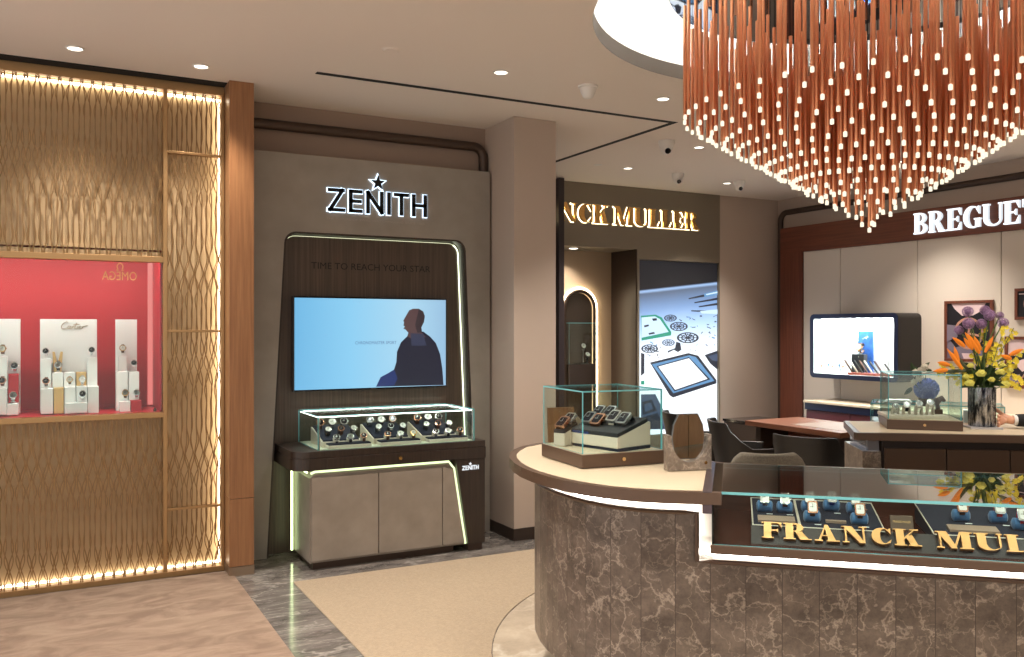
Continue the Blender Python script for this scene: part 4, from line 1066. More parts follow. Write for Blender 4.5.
for k in range(7):
    y = 6.70+k*.05; o = MB(); o.tube([(7.7, y, za+.052), (7.7, y+.01, za+.06), (7.705, y+.045, za+.12+.015*(k % 3))], .004, 8); o.ell((7.705, y+.045, za+.13+.015*(k % 3)), .012, .012, .014, 10, 6)
    tag(o.build('jewel_stand', [M['rosegold'], M['bluecush'], M['steel']][k % 3], loc=(7.7, y, za+.051), world=True, smooth=True), 'small sparkling '+['rose gold', 'blue', 'silver'][k % 3]+' display pin, place %s from the blue poster' % ['one','two','three','four','five','six','seven'][k], 'display pin', 'display pins in the wall vitrine')

# ---- sideboard below
sb = thing('sideboard', 'wine red leather sideboard with pale top edge against the cream wall', 'sideboard', (7.6, 5.5, 0))
MB().box(7.44, XB-.001, 3.4, 7.07, .775, .80).build('top', mat('pale_top', srgb(222, 206, 180), .4), sb, world=True, bevel=.003)
MB().box(7.455, XB-.001, 3.41, 7.06, .70, .775).build('band', M['navy'], sb, world=True)
for k in range(6):
    MB().box(7.47, 7.50, 3.42+k*.606, 3.42+(k+1)*.606-.006, .09, .695).build('door', M['wine'], sb, world=True, bevel=.003)
MB().box(7.50, XB-.001, 3.42, 7.05, 0, .70).build('body', M['browndk'], sb, world=True)

# ---- framed pictures
def frame(label, y0, y1, z0, z1, art):
    t = thing('framed_picture', label, 'picture', (XB, (y0+y1)/2, (z0+z1)/2), 0, 'framed watch pictures')
    f = MB(); w = .028
    for a in ((y0, y1, z0, z0+w), (y0, y1, z1-w, z1), (y0, y0+w, z0+w, z1-w), (y1-w, y1, z0+w, z1-w)): f.box(XB-.03, XB-.002, *a)
    f.build('frame', M['cherry'], t, world=True, bevel=.002)
    c = MB().box(XB-.018, XB-.004, y0+w, y1-w, z0+w, z1-w).build('print', art[0], t, world=True)
    W, H = y1-y0-2*w, z1-z0-2*w
    # local coords: u to the right as seen (towards -Y), v up
    fr = (Vector((XB-.018, y1-w, z0+w)), Vector((0,-W,0)), Vector((0,0,H)), Vector((-1,0,0)))
    pm = MB()
    for k, (poly, mi) in enumerate(art[1]): pm.prism(poly, 0, .0004+k*.0002, fr, mi)
    pm.build('artwork', art[2], t, world=True)
pk = mat('art_pale_pink', srgb(214, 188, 190), .6); bk_ = mat('art_black', srgb(22, 20, 28), .5); rg = mat('art_rose', srgb(188, 140, 120), .5); gy = mat('art_grey', srgb(120, 110, 126), .5)
ringp = lambda cx, cy, r, r2, n=20, ky=1: [([*q_], 1) for q_ in arc(cx, cy, r, r*ky, r2, r2*ky, 0, 0, 360, n)]
A1 = [([(0,0),(1,0),(1,.15),(.6,.3),(.2,.2),(0,.4)], 3), ([(0.1,1),(.9,1),(.8,.86),(.6,.78),(.35,.78),(.18,.9)], 0)]+ringp(.5, .46, .34, .29, 24, .85)+[([(.48,.46),(.52,.46),(.6,.7),(.57,.72)], 1), ([(.48,.48),(.5,.44),(.75,.4),(.74,.44)], 1), ([(.0,.62),(.2,.6),(.25,.4),(0,.3)], 3), ([(.35,.1),(.65,.1),(.6,0),(.4,0)], 0)]
frame('tall framed dark picture of a pale watch dial behind the flowers', 5.167, 5.675, 1.275, 1.874, (bk_, A1, [pk, rg, bk_, gy]))
frame('upper framed black picture with a rose gold dial ring at the wall', 4.46, 4.955, 1.68, 1.972, (bk_, ringp(.42, .5, .30, .26, 24, 1.55)+[([(.41,.5),(.44,.5),(.44,.85),(.41,.85)], 1), ([(.42,.48),(.42,.52),(.6,.52),(.6,.48)], 1), ([(.03,.88),(.2,.88),(.2,.91),(.03,.91)], 0)], [pk, rg]))
A3 = [([(0,1),(.5,1),(.3,.7),(0,.6)], 0), ([(.5,.9),(.8,1),(1,1),(1,.6),(.7,.7)], 0), ([(.1,.5),(.4,.6),(.55,.45),(.3,.3)], 0), ([(.0,.2),(.25,.25),(.3,.05),(0,0)], 3), ([(.5,.25),(.9,.4),(1,.1),(.6,0)], 3)]+ringp(.62, .58, .26, .22)+[([(.2,.05),(.22,.03),(.75,.8),(.72,.82)], 1)]
frame('lower framed picture of a watch movement beside the flowers', 4.54, 5.05, 1.045, 1.525, (bk_, A3, [pk, rg, bk_, gy]))

# ================================================================ DESK AND CHAIRS
dk = thing('desk', 'red-brown wooden desk with a grey leather inset before the cream wall', 'desk', (6.0, 5.5, 0))
MB().box(5.68, 6.36, 5.0, 6.10, .705, .75).build('top', M['cherrytop'], dk, world=True, bevel=.003)
MB().box(5.80, 6.24, 5.06, 5.66, .7495, .7515).build('inset', mat('inset_leather', srgb(120, 104, 94), .5), dk, world=True)
MB().box(5.74, 6.30, 5.96, 6.02, 0, .705).build('side_panel', M['browndk'], dk, world=True); MB().box(5.74, 6.30, 5.06, 5.12, 0, .705).build('side_panel', M['browndk'], dk, world=True)
MB().box(6.08, 6.11, 5.12, 5.96, .12, .705).build('front_panel', M['cherry'], dk, world=True)
ob = thing('side_cabinet', 'small black-topped side cabinet behind the red-brown desk', 'cabinet', (6.7, 7.0, 0))
MB().box(6.45, 6.95, 6.75, 7.25, .08, .60).build('body', M['browndk'], ob, world=True, bevel=.004); MB().box(6.44, 6.96, 6.74, 7.26, .60, .625).build('top', M['blackgl'], ob, world=True); MB().box(6.5, 6.9, 6.8, 7.2, 0, .08).build('plinth', M['black'], ob, world=True)

def armchair(label, x, y, rot, group='dark leather armchairs'):
    """faces local +X"""
    t = thing('armchair', label, 'chair', (x, y, 0), rot, group)
    # curved shell: back at -X, arms sweep forward
    def shell():
        mb = MB(); n = 24; rows = 9; vs = []
        for j in range(rows):
            for side in (0, 1):
                for i in range(n+1):
                    a = -2.35+4.7*i/n; f = abs(a)/2.35
                    z1 = .84-.20*max(0, (f-.42)/.58)**.7
                    if f > .42: z1 = .84-.205*min(1, ((f-.42)/.22))
                    z = .44+(z1-.44)*j/(rows-1)
                    rr = .235+.03*j/(rows-1)-(.022 if side else 0)
                    ca, sa = math.cos(a), math.sin(a)
                    ex = .72
                    X = -rr*math.copysign(abs(ca)**ex, ca)*1.0; Y = rr*math.copysign(abs(sa)**ex, sa)*1.0
                    X -= .05*j/(rows-1)*(1 if abs(a) < 1.2 else .2)
                    vs.append((X, Y, z))
        N = n+1
        idx = lambda j, s, i: (j*2+s)*N+i
        fs = []
        for j in range(rows-1):
            for i in range(n):
                fs.append((idx(j,0,i), idx(j,0,i+1), idx(j+1,0,i+1), idx(j+1,0,i))); fs.append((idx(j,1,i+1), idx(j,1,i), idx(j+1,1,i), idx(j+1,1,i+1)))
            fs.append((idx(j,0,0), idx(j+1,0,0), idx(j+1,1,0), idx(j,1,0))); fs.append((idx(j,0,n), idx(j,1,n), idx(j+1,1,n), idx(j+1,0,n)))
        for i in range(n):
            fs.append((idx(rows-1,0,i), idx(rows-1,0,i+1), idx(rows-1,1,i+1), idx(rows-1,1,i))); fs.append((idx(0,0,i), idx(0,1,i), idx(0,1,i+1), idx(0,0,i+1)))
        mb.add(vs, fs); return mb
    shell().build('backrest', M['leather'], t, smooth=True, bevel=.004)
    MB().prism(rrect(-.205, .205, -.21, .21, .08, 6), .40, .47).build('seat', M['leather'], t, smooth=True, bevel=.02, seg=3)
    MB().prism(rrect(-.2, .2, -.2, .2, .06, 5), .375, .40).build('seat_frame', M['bronze'], t)
    for sx in (-1, 1):
        for sy in (-1, 1):
            MB().tube([(sx*.22, sy*.22, 0), (sx*.17, sy*.17, .38)], .012, 10, rs=[.009, .015]).build('leg', M['bronze'], t, smooth=True)
    return t
ch = armchair('dark leather armchair at the far end of the red-brown desk, seen side-on', 5.10, 5.46, R(-30))
copy_tree(ch, (4.93, 4.56, 0), (0, 0, R(22)), 'dark leather armchair with its back to the tweed chair, at the desk middle')
copy_tree(ch, (5.22, 6.22, 0), (0, 0, R(-22)), 'dark leather armchair nearest the tall video screen, mostly hidden by the table mirror')

tc_ = thing('staff_chair', 'grey tweed rounded-back chair inside the island ring', 'chair', (3.46, 3.61, 0), R(-30))
def curvedback(w, z0, z1, r, th, dep):
    mb = MB(); n = 20; m_ = 10; vs = []
    for s_ in (0, 1):
        for j in range(m_+1):
            z = z0+(z1-z0)*j/m_
            k = 1.0 if z < z1-.12 else 1-.30*((z-(z1-.12))/.12)**3
            for i in range(n+1):
                u = (-1+2*i/n); x = u*w/2*k
                y = -dep*(1-u*u)*1.0 - s_*th + .05*(z-z0)/(z1-z0)*-1
                vs.append((x, -y, z))
    N = n+1; idx = lambda s, j, i: s*(m_+1)*N+j*N+i; fs = []
    for j in range(m_):
        for i in range(n): fs += [(idx(0,j,i), idx(0,j,i+1), idx(0,j+1,i+1), idx(0,j+1,i)), (idx(1,j,i+1), idx(1,j,i), idx(1,j+1,i), idx(1,j+1,i+1))]
        fs += [(idx(0,j,0), idx(0,j+1,0), idx(1,j+1,0), idx(1,j,0)), (idx(0,j,n), idx(1,j,n), idx(1,j+1,n), idx(0,j+1,n))]
    for i in range(n): fs += [(idx(0,m_,i), idx(0,m_,i+1), idx(1,m_,i+1), idx(1,m_,i)), (idx(0,0,i), idx(1,0,i), idx(1,0,i+1), idx(0,0,i+1))]
    mb.add(vs, fs); return mb
def place_local(mb): return mb
bkm = curvedback(.40, .62, .945, 0, .05, .07); bkm.v = [(x, -y, z) for x, y, z in bkm.v]; bkm.v = [(x, y-.13, z) for x, y, z in bkm.v]
bkm.build('backrest', M['fabric'], tc_, smooth=True, bevel=.012, seg=3)
MB().prism(rrect(-.22, .22, -.2, .22, .08, 6), .60, .67).build('seat', M['fabric'], tc_, smooth=True, bevel=.02, seg=3)
MB().tube([(0, 0, .05), (0, 0, .60)], .03, 14).build('gas_lift', M['steel'], tc_)
for k in range(5):
    a = 2*PI*k/5; lg = MB().tube([(0, 0, .10), (.25*math.cos(a), .25*math.sin(a), .06)], .018, 8, rs=[.022, .013]).build('leg', M['steel'], tc_)
    MB().tube([(.25*math.cos(a)-.012*math.sin(a), .25*math.sin(a)+.012*math.cos(a), .028), (.25*math.cos(a)+.012*math.sin(a), .25*math.sin(a)-.012*math.cos(a), .028)], .028, 14).build('caster', M['black'], lg)
# ================================================================ MARBLE ISLAND (front)
EX = Vector((.741, -.671, 0)).normalized(); EN = Vector((.671, .741, 0)).normalized(); F0 = Vector((2.15, 2.48, 0))
def IP(t, s, z=0): return F0+EX*t+EN*s+VZ*z
LI = 2.7
outer = [(2.15,2.48),(2.075,2.537),(2.0,2.598),(1.935,2.665),(1.88,2.75),(1.845,2.84),(1.822,2.94),(1.812,3.05),(1.813,3.165),(1.828,3.29),(1.858,3.41),(1.91,3.55),(1.975,3.67),(2.05,3.77),(2.13,3.85),(2.24,3.91),(2.36,3.93),(2.46,3.89)]
inner = [(2.53,3.8),(2.545,3.5),(2.58,3.22),tuple(IP(0, .69))[:2]]
outl = outer+inner           # travels clockwise seen from above: outside is on the left
isl = thing('display_island', 'curved marble-clad display island with cream top and white light line', 'display counter', tuple(IP(.2, .3)))
cream = offset_poly(outl, .0)
rim = offset_poly(outer+inner, -.032)
MB().prism(outl, .985, 1.0).build('top_inlay', M['cream'], isl, world=True)
# rim: ring around inlay with an edge band
def ringmb(a, b, z0, z1, closed=True):
    mb = MB(); n = len(a); vs = [(x, y, z1) for x, y in a]+[(x, y, z1) for x, y in b]+[(x, y, z0) for x, y in a]+[(x, y, z0) for x, y in b]
    fs = []
    for i in range(n if closed else n-1):
        j = (i+1) % n; fs += [(i, j, n+j, n+i), (2*n+i, 3*n+i, 3*n+j, 2*n+j), (n+i, n+j, 3*n+j, 3*n+i), (i, 2*n+i, 2*n+j, j)]
    mb.add(vs, fs); return mb
so = sum((Vector(outl[i]).cross(Vector(outl[(i+1) % len(outl)])) for i in range(len(outl))))
sgn = 1 if so > 0 else -1
rim = offset_poly(outl, .034*sgn)
# keep the straight divider edge flush with the glass box
MB().prism(rim, .958, .984).build('rim', M['brown'], isl, world=True, smooth=True)
ringmb(outl, rim, .984, 1.002).build('rim_edge', M['brown'], isl, world=True)
# cladding path: from the back tip round to the front corner and on along the straight front
back = [o for o in outer[::-1]][:-1]+[tuple(IP(-.05, 0))[:2]]
path = back+[tuple(IP(.16*i, 0))[:2] for i in range(0, int(LI/.16)+1)]
def opath(d):
    o = offset_poly(path, -d, closed=False); return o
# decide side: inward offset must move towards the island body
test = offset_poly(path, .1, closed=False)
inw = 1 if (Vector(test[-1])-Vector(path[-1])).dot(Vector((EN.x, EN.y))) > 0 else -1
def opath(d): return offset_poly(path, d*inw, closed=False)
nb = len(back)
pin = opath(.085)
def cladding():
    mb = MB(); L = 0; ins = opath(.115)
    segs = []
    for i in range(len(pin)):
        if i: L += (Vector(pin[i])-Vector(pin[i-1])).length
        segs.append((pin[i], ins[i], L))
    # split exactly at the step
    def zt(i): return .905 if i < nb-0 else .722
    vs = []
    for i in range(len(segs)-1):
        (p, pi_, l0), (q_, qi, l1) = segs[i], segs[i+1]
        z = .905 if i < nb-1 else .722
        o = len(mb.v)
        mb.add([(p[0],p[1],.2),(q_[0],q_[1],.2),(q_[0],q_[1],z),(p[0],p[1],z),(pi_[0],pi_[1],.2),(qi[0],qi[1],.2),(qi[0],qi[1],z),(pi_[0],pi_[1],z)],
               [(0,1,2,3),(3,2,6,7),(4,7,6,5)]+([(1,5,6,2)] if i == nb-2 else []))
        for k, (l_, z_) in enumerate(((l0,.2),(l1,.2),(l1,z),(l0,z),(l0,.2),(l1,.2),(l1,z),(l0,z))): mb.uv[o+k] = (l_, z_)
    return mb
cladding().build('marble_cladding', M['marble'], isl, world=True, smooth=True)
# metal trim following the marble top edge with the step
p1 = opath(.078)
trm = MB(); P = [(x, y, .905) for x, y in p1[:nb]]+[(p1[nb-1][0], p1[nb-1][1], .722)]+[(x, y, .722) for x, y in p1[nb:]]
trm.tube(P, .009, 6); trm.build('edge_trim', M['brown'], isl, world=True)
# recess behind the light line
p2 = opath(.15); rc = MB(); strip(rc, p2[:nb+1], .70, .95); strip(rc, p2[nb-1:], .66, .80)
rc.build('recess_panel', mat('recess_satin', srgb(225, 220, 212), .35, .2), isl, world=True)
p3 = opath(.125); lt = MB()
def ledstrip(mb, pts, z0, z1):
    a = offset_poly(pts, .008*inw, closed=False)
    n = len(pts); vs = [(x, y, z0) for x, y in pts]+[(x, y, z1) for x, y in pts]+[(x, y, z0) for x, y in a]+[(x, y, z1) for x, y in a]
    fs = []
    for i in range(n-1): fs += [(i, i+1, n+i+1, n+i), (2*n+i, 3*n+i, 3*n+i+1, 2*n+i+1), (n+i, n+i+1, 3*n+i+1, 3*n+i), (i, 2*n+i, 2*n+i+1, i+1)]
    mb.add(vs, fs)
ledstrip(lt, p3[:nb], .909, .920); ledstrip(lt, p3[nb-1:], .736, .757)
c_ = Vector((*p3[nb-1], 0)); lt.box(c_.x-.006, c_.x+.006, c_.y-.006, c_.y+.006, .745, .915)
lt.build('light_strip', M['led'], isl, world=True)
# inner bodies
bd = offset_poly(outl, -.16*sgn); MB().prism(bd, .16, .93).build('cabinet_body', M['browndk'], isl, world=True)
bx_ = MB(); cor = [IP(.0, .155), IP(LI, .155), IP(LI, .66), IP(.0, .66)]; bx_.prism([(c.x, c.y) for c in cor], .16, .775); bx_.build('cabinet_body', M['browndk'], isl, world=True)
pt_ = offset_poly(outl, -.22*sgn); MB().prism(pt_, 0, .16).build('plinth', M['black'], isl, world=True)
cor = [IP(-.1, .24), IP(LI, .24), IP(LI, .60), IP(-.1, .60)]; MB().prism([(c.x, c.y) for c in cor], 0, .16).build('plinth', M['black'], isl, world=True)

# glass-topped case section; local frame: x along front, y inward
ang = math.atan2(EX.y, EX.x)
gc = thing('glass_counter', 'long glass-topped counter case beside the cream island top', 'display case', tuple(IP(0, 0)), ang)
MB().box(.0, LI, .0, .69, .775, .803).build('case_floor', wood('case_floor_wood', srgb(54, 28, 22), srgb(84, 44, 34), .25, (3, 40, 40)), gc)
MB().box(-.006, LI, -.014, .0, .774, .806).build('front_rail', M['brown'], gc, bevel=.002)
MB().box(.006, LI, .665, .69, .803, .985).build('back_panel', wood('case_back_wood', srgb(60, 30, 22), srgb(92, 50, 36), .3, (3, 40, 40)), gc)
MB().box(-.001, .006, .0, .69, .803, .992).build('end_panel', mat('end_green_black', srgb(44, 50, 46), .15), gc)
MB().box(-.034, .0, -.034, .725, .925, 1.003).build('divider', mat('divider_bronze', srgb(96, 84, 90), .25, .6), gc)
MB().box(.0, LI, .69, .725, .93, 1.0).build('back_rail', M['brown'], gc)
for a, g_ in (((.0, LI, .0, .008, .806, .9915), M['glass']), ((.0, LI, .0, .69, .992, 1.002), M['glasst'])):
    MB().pane(*a).build('glass_pane', [g_, M['glassedge']], gc)
MB().box(.01, .02, .012, .018, .955, .965).build('clip', M['steel'], gc)

# gold letters on a sloping bar inside
sgn_ = thing('counter_sign', 'gold serif lettering standing along the front inside the glass counter', 'sign', tuple(IP(0, 0)), ang)
tilt = R(38)
U = EX; Vv = (VZ*math.cos(tilt)+EN*math.sin(tilt)); Wn = (VZ*math.sin(tilt)-EN*math.cos(tilt))
O1 = IP(.178, .075, .818)
sgold = mat('sign_gold_face', srgb(196, 144, 84), .45, .35); sside = mat('sign_gold_side', srgb(166, 112, 66), .4, .5)
letters_serif('FRANCK', .064, O1, U, Vv, Wn, .548, sgn_, sgold, .016, T=.31, t=.07, e=.09, side=sside)
letters_serif('MULLER', .064, IP(.178+.592, .075, .818), U, Vv, Wn, .575, sgn_, sgold, .016, T=.31, t=.07, e=.09, side=sside)
mbk = MB(); mbk.prism([(.060, .8035), (.125, .8035), (.125, .855), (.118, .86)], .14, 1.45, (F0, EN, VZ, EX)); mbk.build('support_bar', mat('bar_dark', srgb(30, 18, 14), .6), sgn_, world=True)

# trays in the counter
def counter_tray(label, t0, t1, s0, s1, zlow, zhigh, watches, foldt=None, plate=None):
    o = thing('watch_tray', label, 'watch tray', tuple(IP((t0+t1)/2, s0, .804)), ang, 'sloping trays in the glass counter')
    def L(t, s, z): return IP(t, s, z)
    f = lambda s: zlow+(zhigh-zlow)*(s-s0)/(s1-s0)
    mb = MB(); mb.prism([(s0, .8035), (s1, .8035), (s1, zhigh), (s0, zlow)], t0, t1, (F0, EN, VZ, EX)); mb.build('base', M['navyvel'], o, world=True, bevel=.002)
    mb = MB(); mb.tube([L(t0, s0, zlow), L(t1, s0, zlow), L(t1, s1, zhigh), L(t0, s1, zhigh), L(t0, s0, zlow)], .003, 6, cap=False); mb.build('piping', M['paleblk'], o, world=True)
    sl = math.atan2(zhigh-zlow, s1-s0)
    if plate:
        a, b_, c, d = plate; mb = MB(); mb.prism([(c, f(c)+.001), (d, f(d)+.001), (d, f(d)+.010), (c, f(c)+.010)], a, b_, (F0, EN, VZ, EX)); mb.build('plate', mat('tray_plate', srgb(176, 150, 130), .4, .3), o, world=True)
    for (t, s, kind, lab) in watches:
        p = L(t, s, f(s)+.040); 
        mb = MB(); mb.tube([L(t-.032, s+.012, f(s)+.021), L(t-.026, s+.012, f(s)+.021), L(t+.026, s+.012, f(s)+.021), L(t+.032, s+.012, f(s)+.021)], .02, 12, rs=[.013, .0235, .0235, .013]); mb.build('cushion', M['bluecush'], o, world=True, smooth=True)
        put_watch(kind, tuple(p+EN*-.012+VZ*.022), R(60), ang, lab, 'barrel-shaped watches in the glass counter', 'barrel', 1.05)
        tg = MB(); q_ = L(t+.018, s-.035, f(s-.035)+.003); tg.prism(rect(-.012, 0, .012, .01), 0, .001, (q_, EX, EN, VZ)); tag(tg.build('price_tag', M['tag'], loc=tuple(q_), world=True), 'white tag below the '+lab, 'price tag', 'white tags in the glass counter')
SW = ('steel', 'wtdial', 'steel'); BR = ('steel', 'wtdial', 'strapbrn'); GO = ('rosegold', 'wtdial', 'strapbrn'); PK = ('steel', 'wtdial', 'strapred'); BL = ('steel', 'wtdial', 'strapblu'); GR = ('steel', 'wtdial', 'strapgrn')
counter_tray('navy sloping tray with two watches above the first gold letters', .150, .323, .235, .58, .835, .875,
    [(.200, .40, SW, 'steel barrel-shaped watch, outer front place of the two-watch tray'), (.278, .40, BR, 'brown-strapped barrel watch, inner front place of the two-watch tray')], plate=(.17, .31, .27, .33))
counter_tray('navy sloping tray with coloured strap watches in the glass counter', .328, .63, .235, .58, .835, .875,
    [(.375, .30, GO, 'rose gold barrel watch, front left on the coloured strap tray'), (.375, .43, PK, 'red-strapped barrel watch, behind a rose gold one'),
     (.462, .45, BL, 'blue-strapped barrel watch, middle of the coloured strap tray'), (.548, .30, GO, 'rose gold barrel watch, front right on the coloured strap tray'), (.548, .43, GR, 'green-strapped barrel watch, beside the tray edge')], plate=(.425, .50, .30, .315))
counter_tray('long navy tray under the reflected flowers in the glass counter', .80, 1.45, .235, .60, .835, .88,
    [(.93, .40, GO, 'rose gold barrel watch above the pale plate on the long tray'), (1.06, .40, PK, 'red-strapped barrel watch next to the pale plate on the long tray'), (1.12, .33, PK, 'red-strapped barrel watch at the picture edge of the long tray'), (1.25, .40, SW, 'steel barrel watch on the long tray beyond the red straps')], plate=(.86, 1.03, .27, .33))
pq = thing('name_plaque', 'dark framed plaque lying at the back of the glass counter', 'plaque', tuple(IP(.72, .42, .804)), ang)
MB().prism([(0, 0), (.02, 0), (.038, .052), (.03, .052)], .0, .085, (Vector((-.04, 0, 0)), VY, VZ, VX)).build('body', M['brown'], pq, bevel=.002)
Wq = Vector((0, -.052, .03)).normalized()
wq = EX*0+(-EN*.052+VZ*.03).normalized()
text_obj('FRANCK MULLER', .009, IP(.69, .42, .804)+EN*.0145+VZ*.026, EX, (EN*.5+VZ*.85).normalized(), wq, M['goldm'], pq, 'lettering', width=.065, ext=.003)

# ================================================================ SMALL GLASS CASES
def glass_case(label, origin, rot, stands):
    """origin = front-left corner of the base"""
    t = thing('glass_case', label, 'display case', origin, rot, 'square glass cases on the counters')
    s = .41
    MB().box(0, s, 0, s, .0, .058).build('base', M['brown'], t, bevel=.003)
    MB().box(.006, s-.006, .006, s-.006, .058, .061).build('lining', M['cream'], t)
    MB().lathe([(.008, 0), (.008, .003), (1e-4, .004)], (s*.5, 0, .03), 14, 0, Matrix.Rotation(R(90), 4, 'X')).build('lock', M['goldm'], t)
    h = .324; g = .006
    for a in ((.006, s-.006, .006, .006+g, .0611, h), (.006, s-.006, s-.006-g, s-.006, .0611, h), (.006, .006+g, .012, s-.012, .0611, h), (s-.006-g, s-.006, .012, s-.012, .0611, h), (.006, s-.006, .006, s-.006, h, h+g)):
        MB().pane(*a).build('glass_pane', [M['glass'], M['glassedge']], t)
    return t
OA = Vector((2.0, 3.13, 1.0025)); ra = R(-5)
gA = glass_case('glass case with a slanted stone stand of watches on the cream island top', tuple(OA), ra, None)
RA = Matrix.Rotation(ra, 4, 'Z')
def la(x, y, z): return OA+RA @ Vector((x, y, z))
ws = thing('watch_stand', 'large cream wedge stand with black pad holding chunky watches', 'watch stand', tuple(la(.22, .2, .0615)), ra-R(72))
MB().prism(rrect(-.12, .18, -.10, .12, .02, 4), .0, .012).build('foot', M['navyvel'], ws)
MB().prism([(-.10, .012), (.12, .012), (.12, .115), (.10, .115), (-.10, .060)], -.12, .17, (Vector((0,0,0)), VY, VZ, VX)).build('wedge', M['paleblk'], ws, bevel=.003)
MB().prism([(-.10, .061), (.10, .116), (.10, .134), (-.10, .079)], -.12, .17, (Vector((0,0,0)), VY, VZ, VX)).build('pad', M['padblk'], ws, bevel=.002)
text_obj('WATCHES'[:0] or 'FRANCK MULLER', .010, FR[ws.name] @ Vector((-.105, -.1005, .062)), FR[ws.name].to_3x3() @ VX, VZ, FR[ws.name].to_3x3() @ Vector((0,-1,0)), mat('blue_letters', srgb(60, 100, 190), .3), ws, 'lettering', width=.1)
ws2 = thing('watch_stand', 'smaller cream wedge stand at the outer corner of the glass case', 'watch stand', tuple(la(.07, .315, .0615)), ra-R(60))
MB().prism([(-.055, 0), (.055, 0), (.055, .085), (-.055, .058)], -.02, .04, (Vector((0,0,0)), VY, VZ, VX)).build('wedge', M['paleblk'], ws2, bevel=.003)
MB().prism([(-.055, .0585), (.055, .0855), (.055, .10), (-.055, .073)], -.02, .04, (Vector((0,0,0)), VY, VZ, VX)).build('pad', M['padblk'], ws2, bevel=.002)
WM = FR[ws.name]; W2 = FR[ws2.name]
BKW = ('steeld', 'dkdial', 'strapblk'); CRW = ('steel', 'dkdial', 'strapcrm'); RGW = ('rosegold', 'dkdial', 'strapblk')
gw = 'chunky watches on the stone stands'
for (mm_, x, y, z, k, lab) in ((WM, -.08, -.02, .125, BKW, 'black chunky watch, front row of the large cream stand by the case corner'), (WM, -.015, -.03, .122, RGW, 'rose gold rimmed black watch, front row centre of the large cream stand'),
        (WM, -.085, .05, .150, BKW, 'black chunky watch, back row of the large cream stand by the case corner'), (WM, -.02, .055, .152, BKW, 'black chunky watch, back row centre of the large cream stand'),
        (WM, .055, .0, .14, CRW, 'black-dial watch with cream strap on the large cream stand'), (WM, .115, .0, .135, BKW, 'black chunky watch lying beside the cream-strapped one'),
        (W2, .005, -.02, .105, RGW, 'rose gold rimmed black watch, front of the smaller cream stand'), (W2, .008, .03, .118, CRW, 'cream strapped black watch, back of the smaller cream stand')):
    p = mm_ @ Vector((x, y, z)); put_watch(k, tuple(p), R(38), ra-R(70), lab, gw, 'barrel', 1.55)
    par = ws if mm_ is WM else ws2
    MB().tube([(x-.02, y+.012, z-.036), (x-.014, y+.012, z-.036), (x+.014, y+.012, z-.036), (x+.02, y+.012, z-.036)], .022, 12, rs=[.012, .024, .024, .012]).build('cushion', M['padblk'], par, smooth=True)

# brown leather folder standing behind the case, and a folded card
fo = thing('menu_holder', 'tall brown wooden card holder standing behind the glass case corner', 'card holder', (2.15, 3.60, 1.0025), R(-12))
MB().prism([(-.0, 0), (.012, 0), (.03, .215), (.02, .215)], -.035, .10, (Vector((0,0,0)), VY, VZ, VX)).build('board', wood('holder_wood', srgb(110, 70, 44), srgb(150, 102, 66), .4), fo)
MB().box(-.035, .10, -.02, .05, 0, .006).build('foot', M['bronze'], fo)
# table mirror
tm = thing('table_mirror', 'faceted oval mirror pivoting in a veined stone base on the island', 'mirror', (2.385, 2.905, 1.0025), R(-14))
stn = [(-.10, 0), (.10, 0), (.10, .150), (.085, .150)]+[(.085*math.cos(a), .145-.11*math.sin(a)) for a in [PI*i/12 for i in range(1, 12)]]+[(-.085, .150), (-.10, .150)]
MB().prism(stn, -.022, .022, (Vector((0,0,0)), VX, VZ, VY)).build('stone_base', M['marble2'], tm, bevel=.0015)
oc = [(-.05, .045), (.05, .045), (.068, .085), (.075, .14), (.068, .19), (.045, .237), (-.045, .237), (-.068, .19), (-.075, .14), (-.068, .085)]
MB().prism(oc, -.006, .006, (Vector((0,0,0)), VX, VZ, VY)).build('frame', M['steeld'], tm, bevel=.001)
MB().prism([(x*.96, .141+(z-.141)*.965) for x, z in oc], -.0072, -.0061, (Vector((0,0,0)), VX, VZ, VY)).build('mirror_glass', M['mirror2'], tm)
MB().tube([(-.092, 0, .14), (-.07, 0, .14)], .005, 8).tube([(.07, 0, .14), (.092, 0, .14)], .005, 8).build('pivot', M['steel'], tm)
MB().lathe([(1e-4, .001), (.007, .001), (.007, 0)], (.073, -.0225, .03), 14, 0, Matrix.Rotation(R(90), 4, 'X')).build('emblem', M['gold'], tm)

# ================================================================ BACK COUNTER
B0 = Vector((4.07, 3.522, 0)); BE = Vector((.802, -.597, 0)).normalized(); BN = Vector((.597, .802, 0)).normalized(); bang = math.atan2(BE.y, BE.x)
bc = thing('staff_counter', 'brown staff counter with cream top and plain doors behind the island', 'display counter', tuple(B0), bang)
LB = 2.3
MB().prism([(.07, .03), (LB, .03), (LB, .64), (.14, .64)], .984, 1.0).build('top_inlay', M['cream'], bc)
MB().prism([(.05, .0), (LB, .0), (LB, .67), (.115, .67), (.035, .03)], .955, .9995).build('rim', M['brown'], bc, bevel=.003)
MB().box(.206, LB, .09, .60, .10, .954).build('carcass', M['browndk'], bc)
k = 0; x = .215
while x < LB-.3:
    MB().box(x, x+.335, .07, .09, .12, .905).build('door', M['brown'], bc, bevel=.003); x += .341
mbx = MB().box(.10, .205, .10, .57, .10, .88); mbx.build('marble_cladding', M['marble2'], bc, bevel=.003)
MB().box(.135, .20, .13, .57, .88, .954).build('recess_panel', mat('recess_chrome', srgb(210, 210, 214), .15, .6), bc)
MB().box(.1, LB, .14, .55, 0, .10).build('plinth', M['black'], bc)

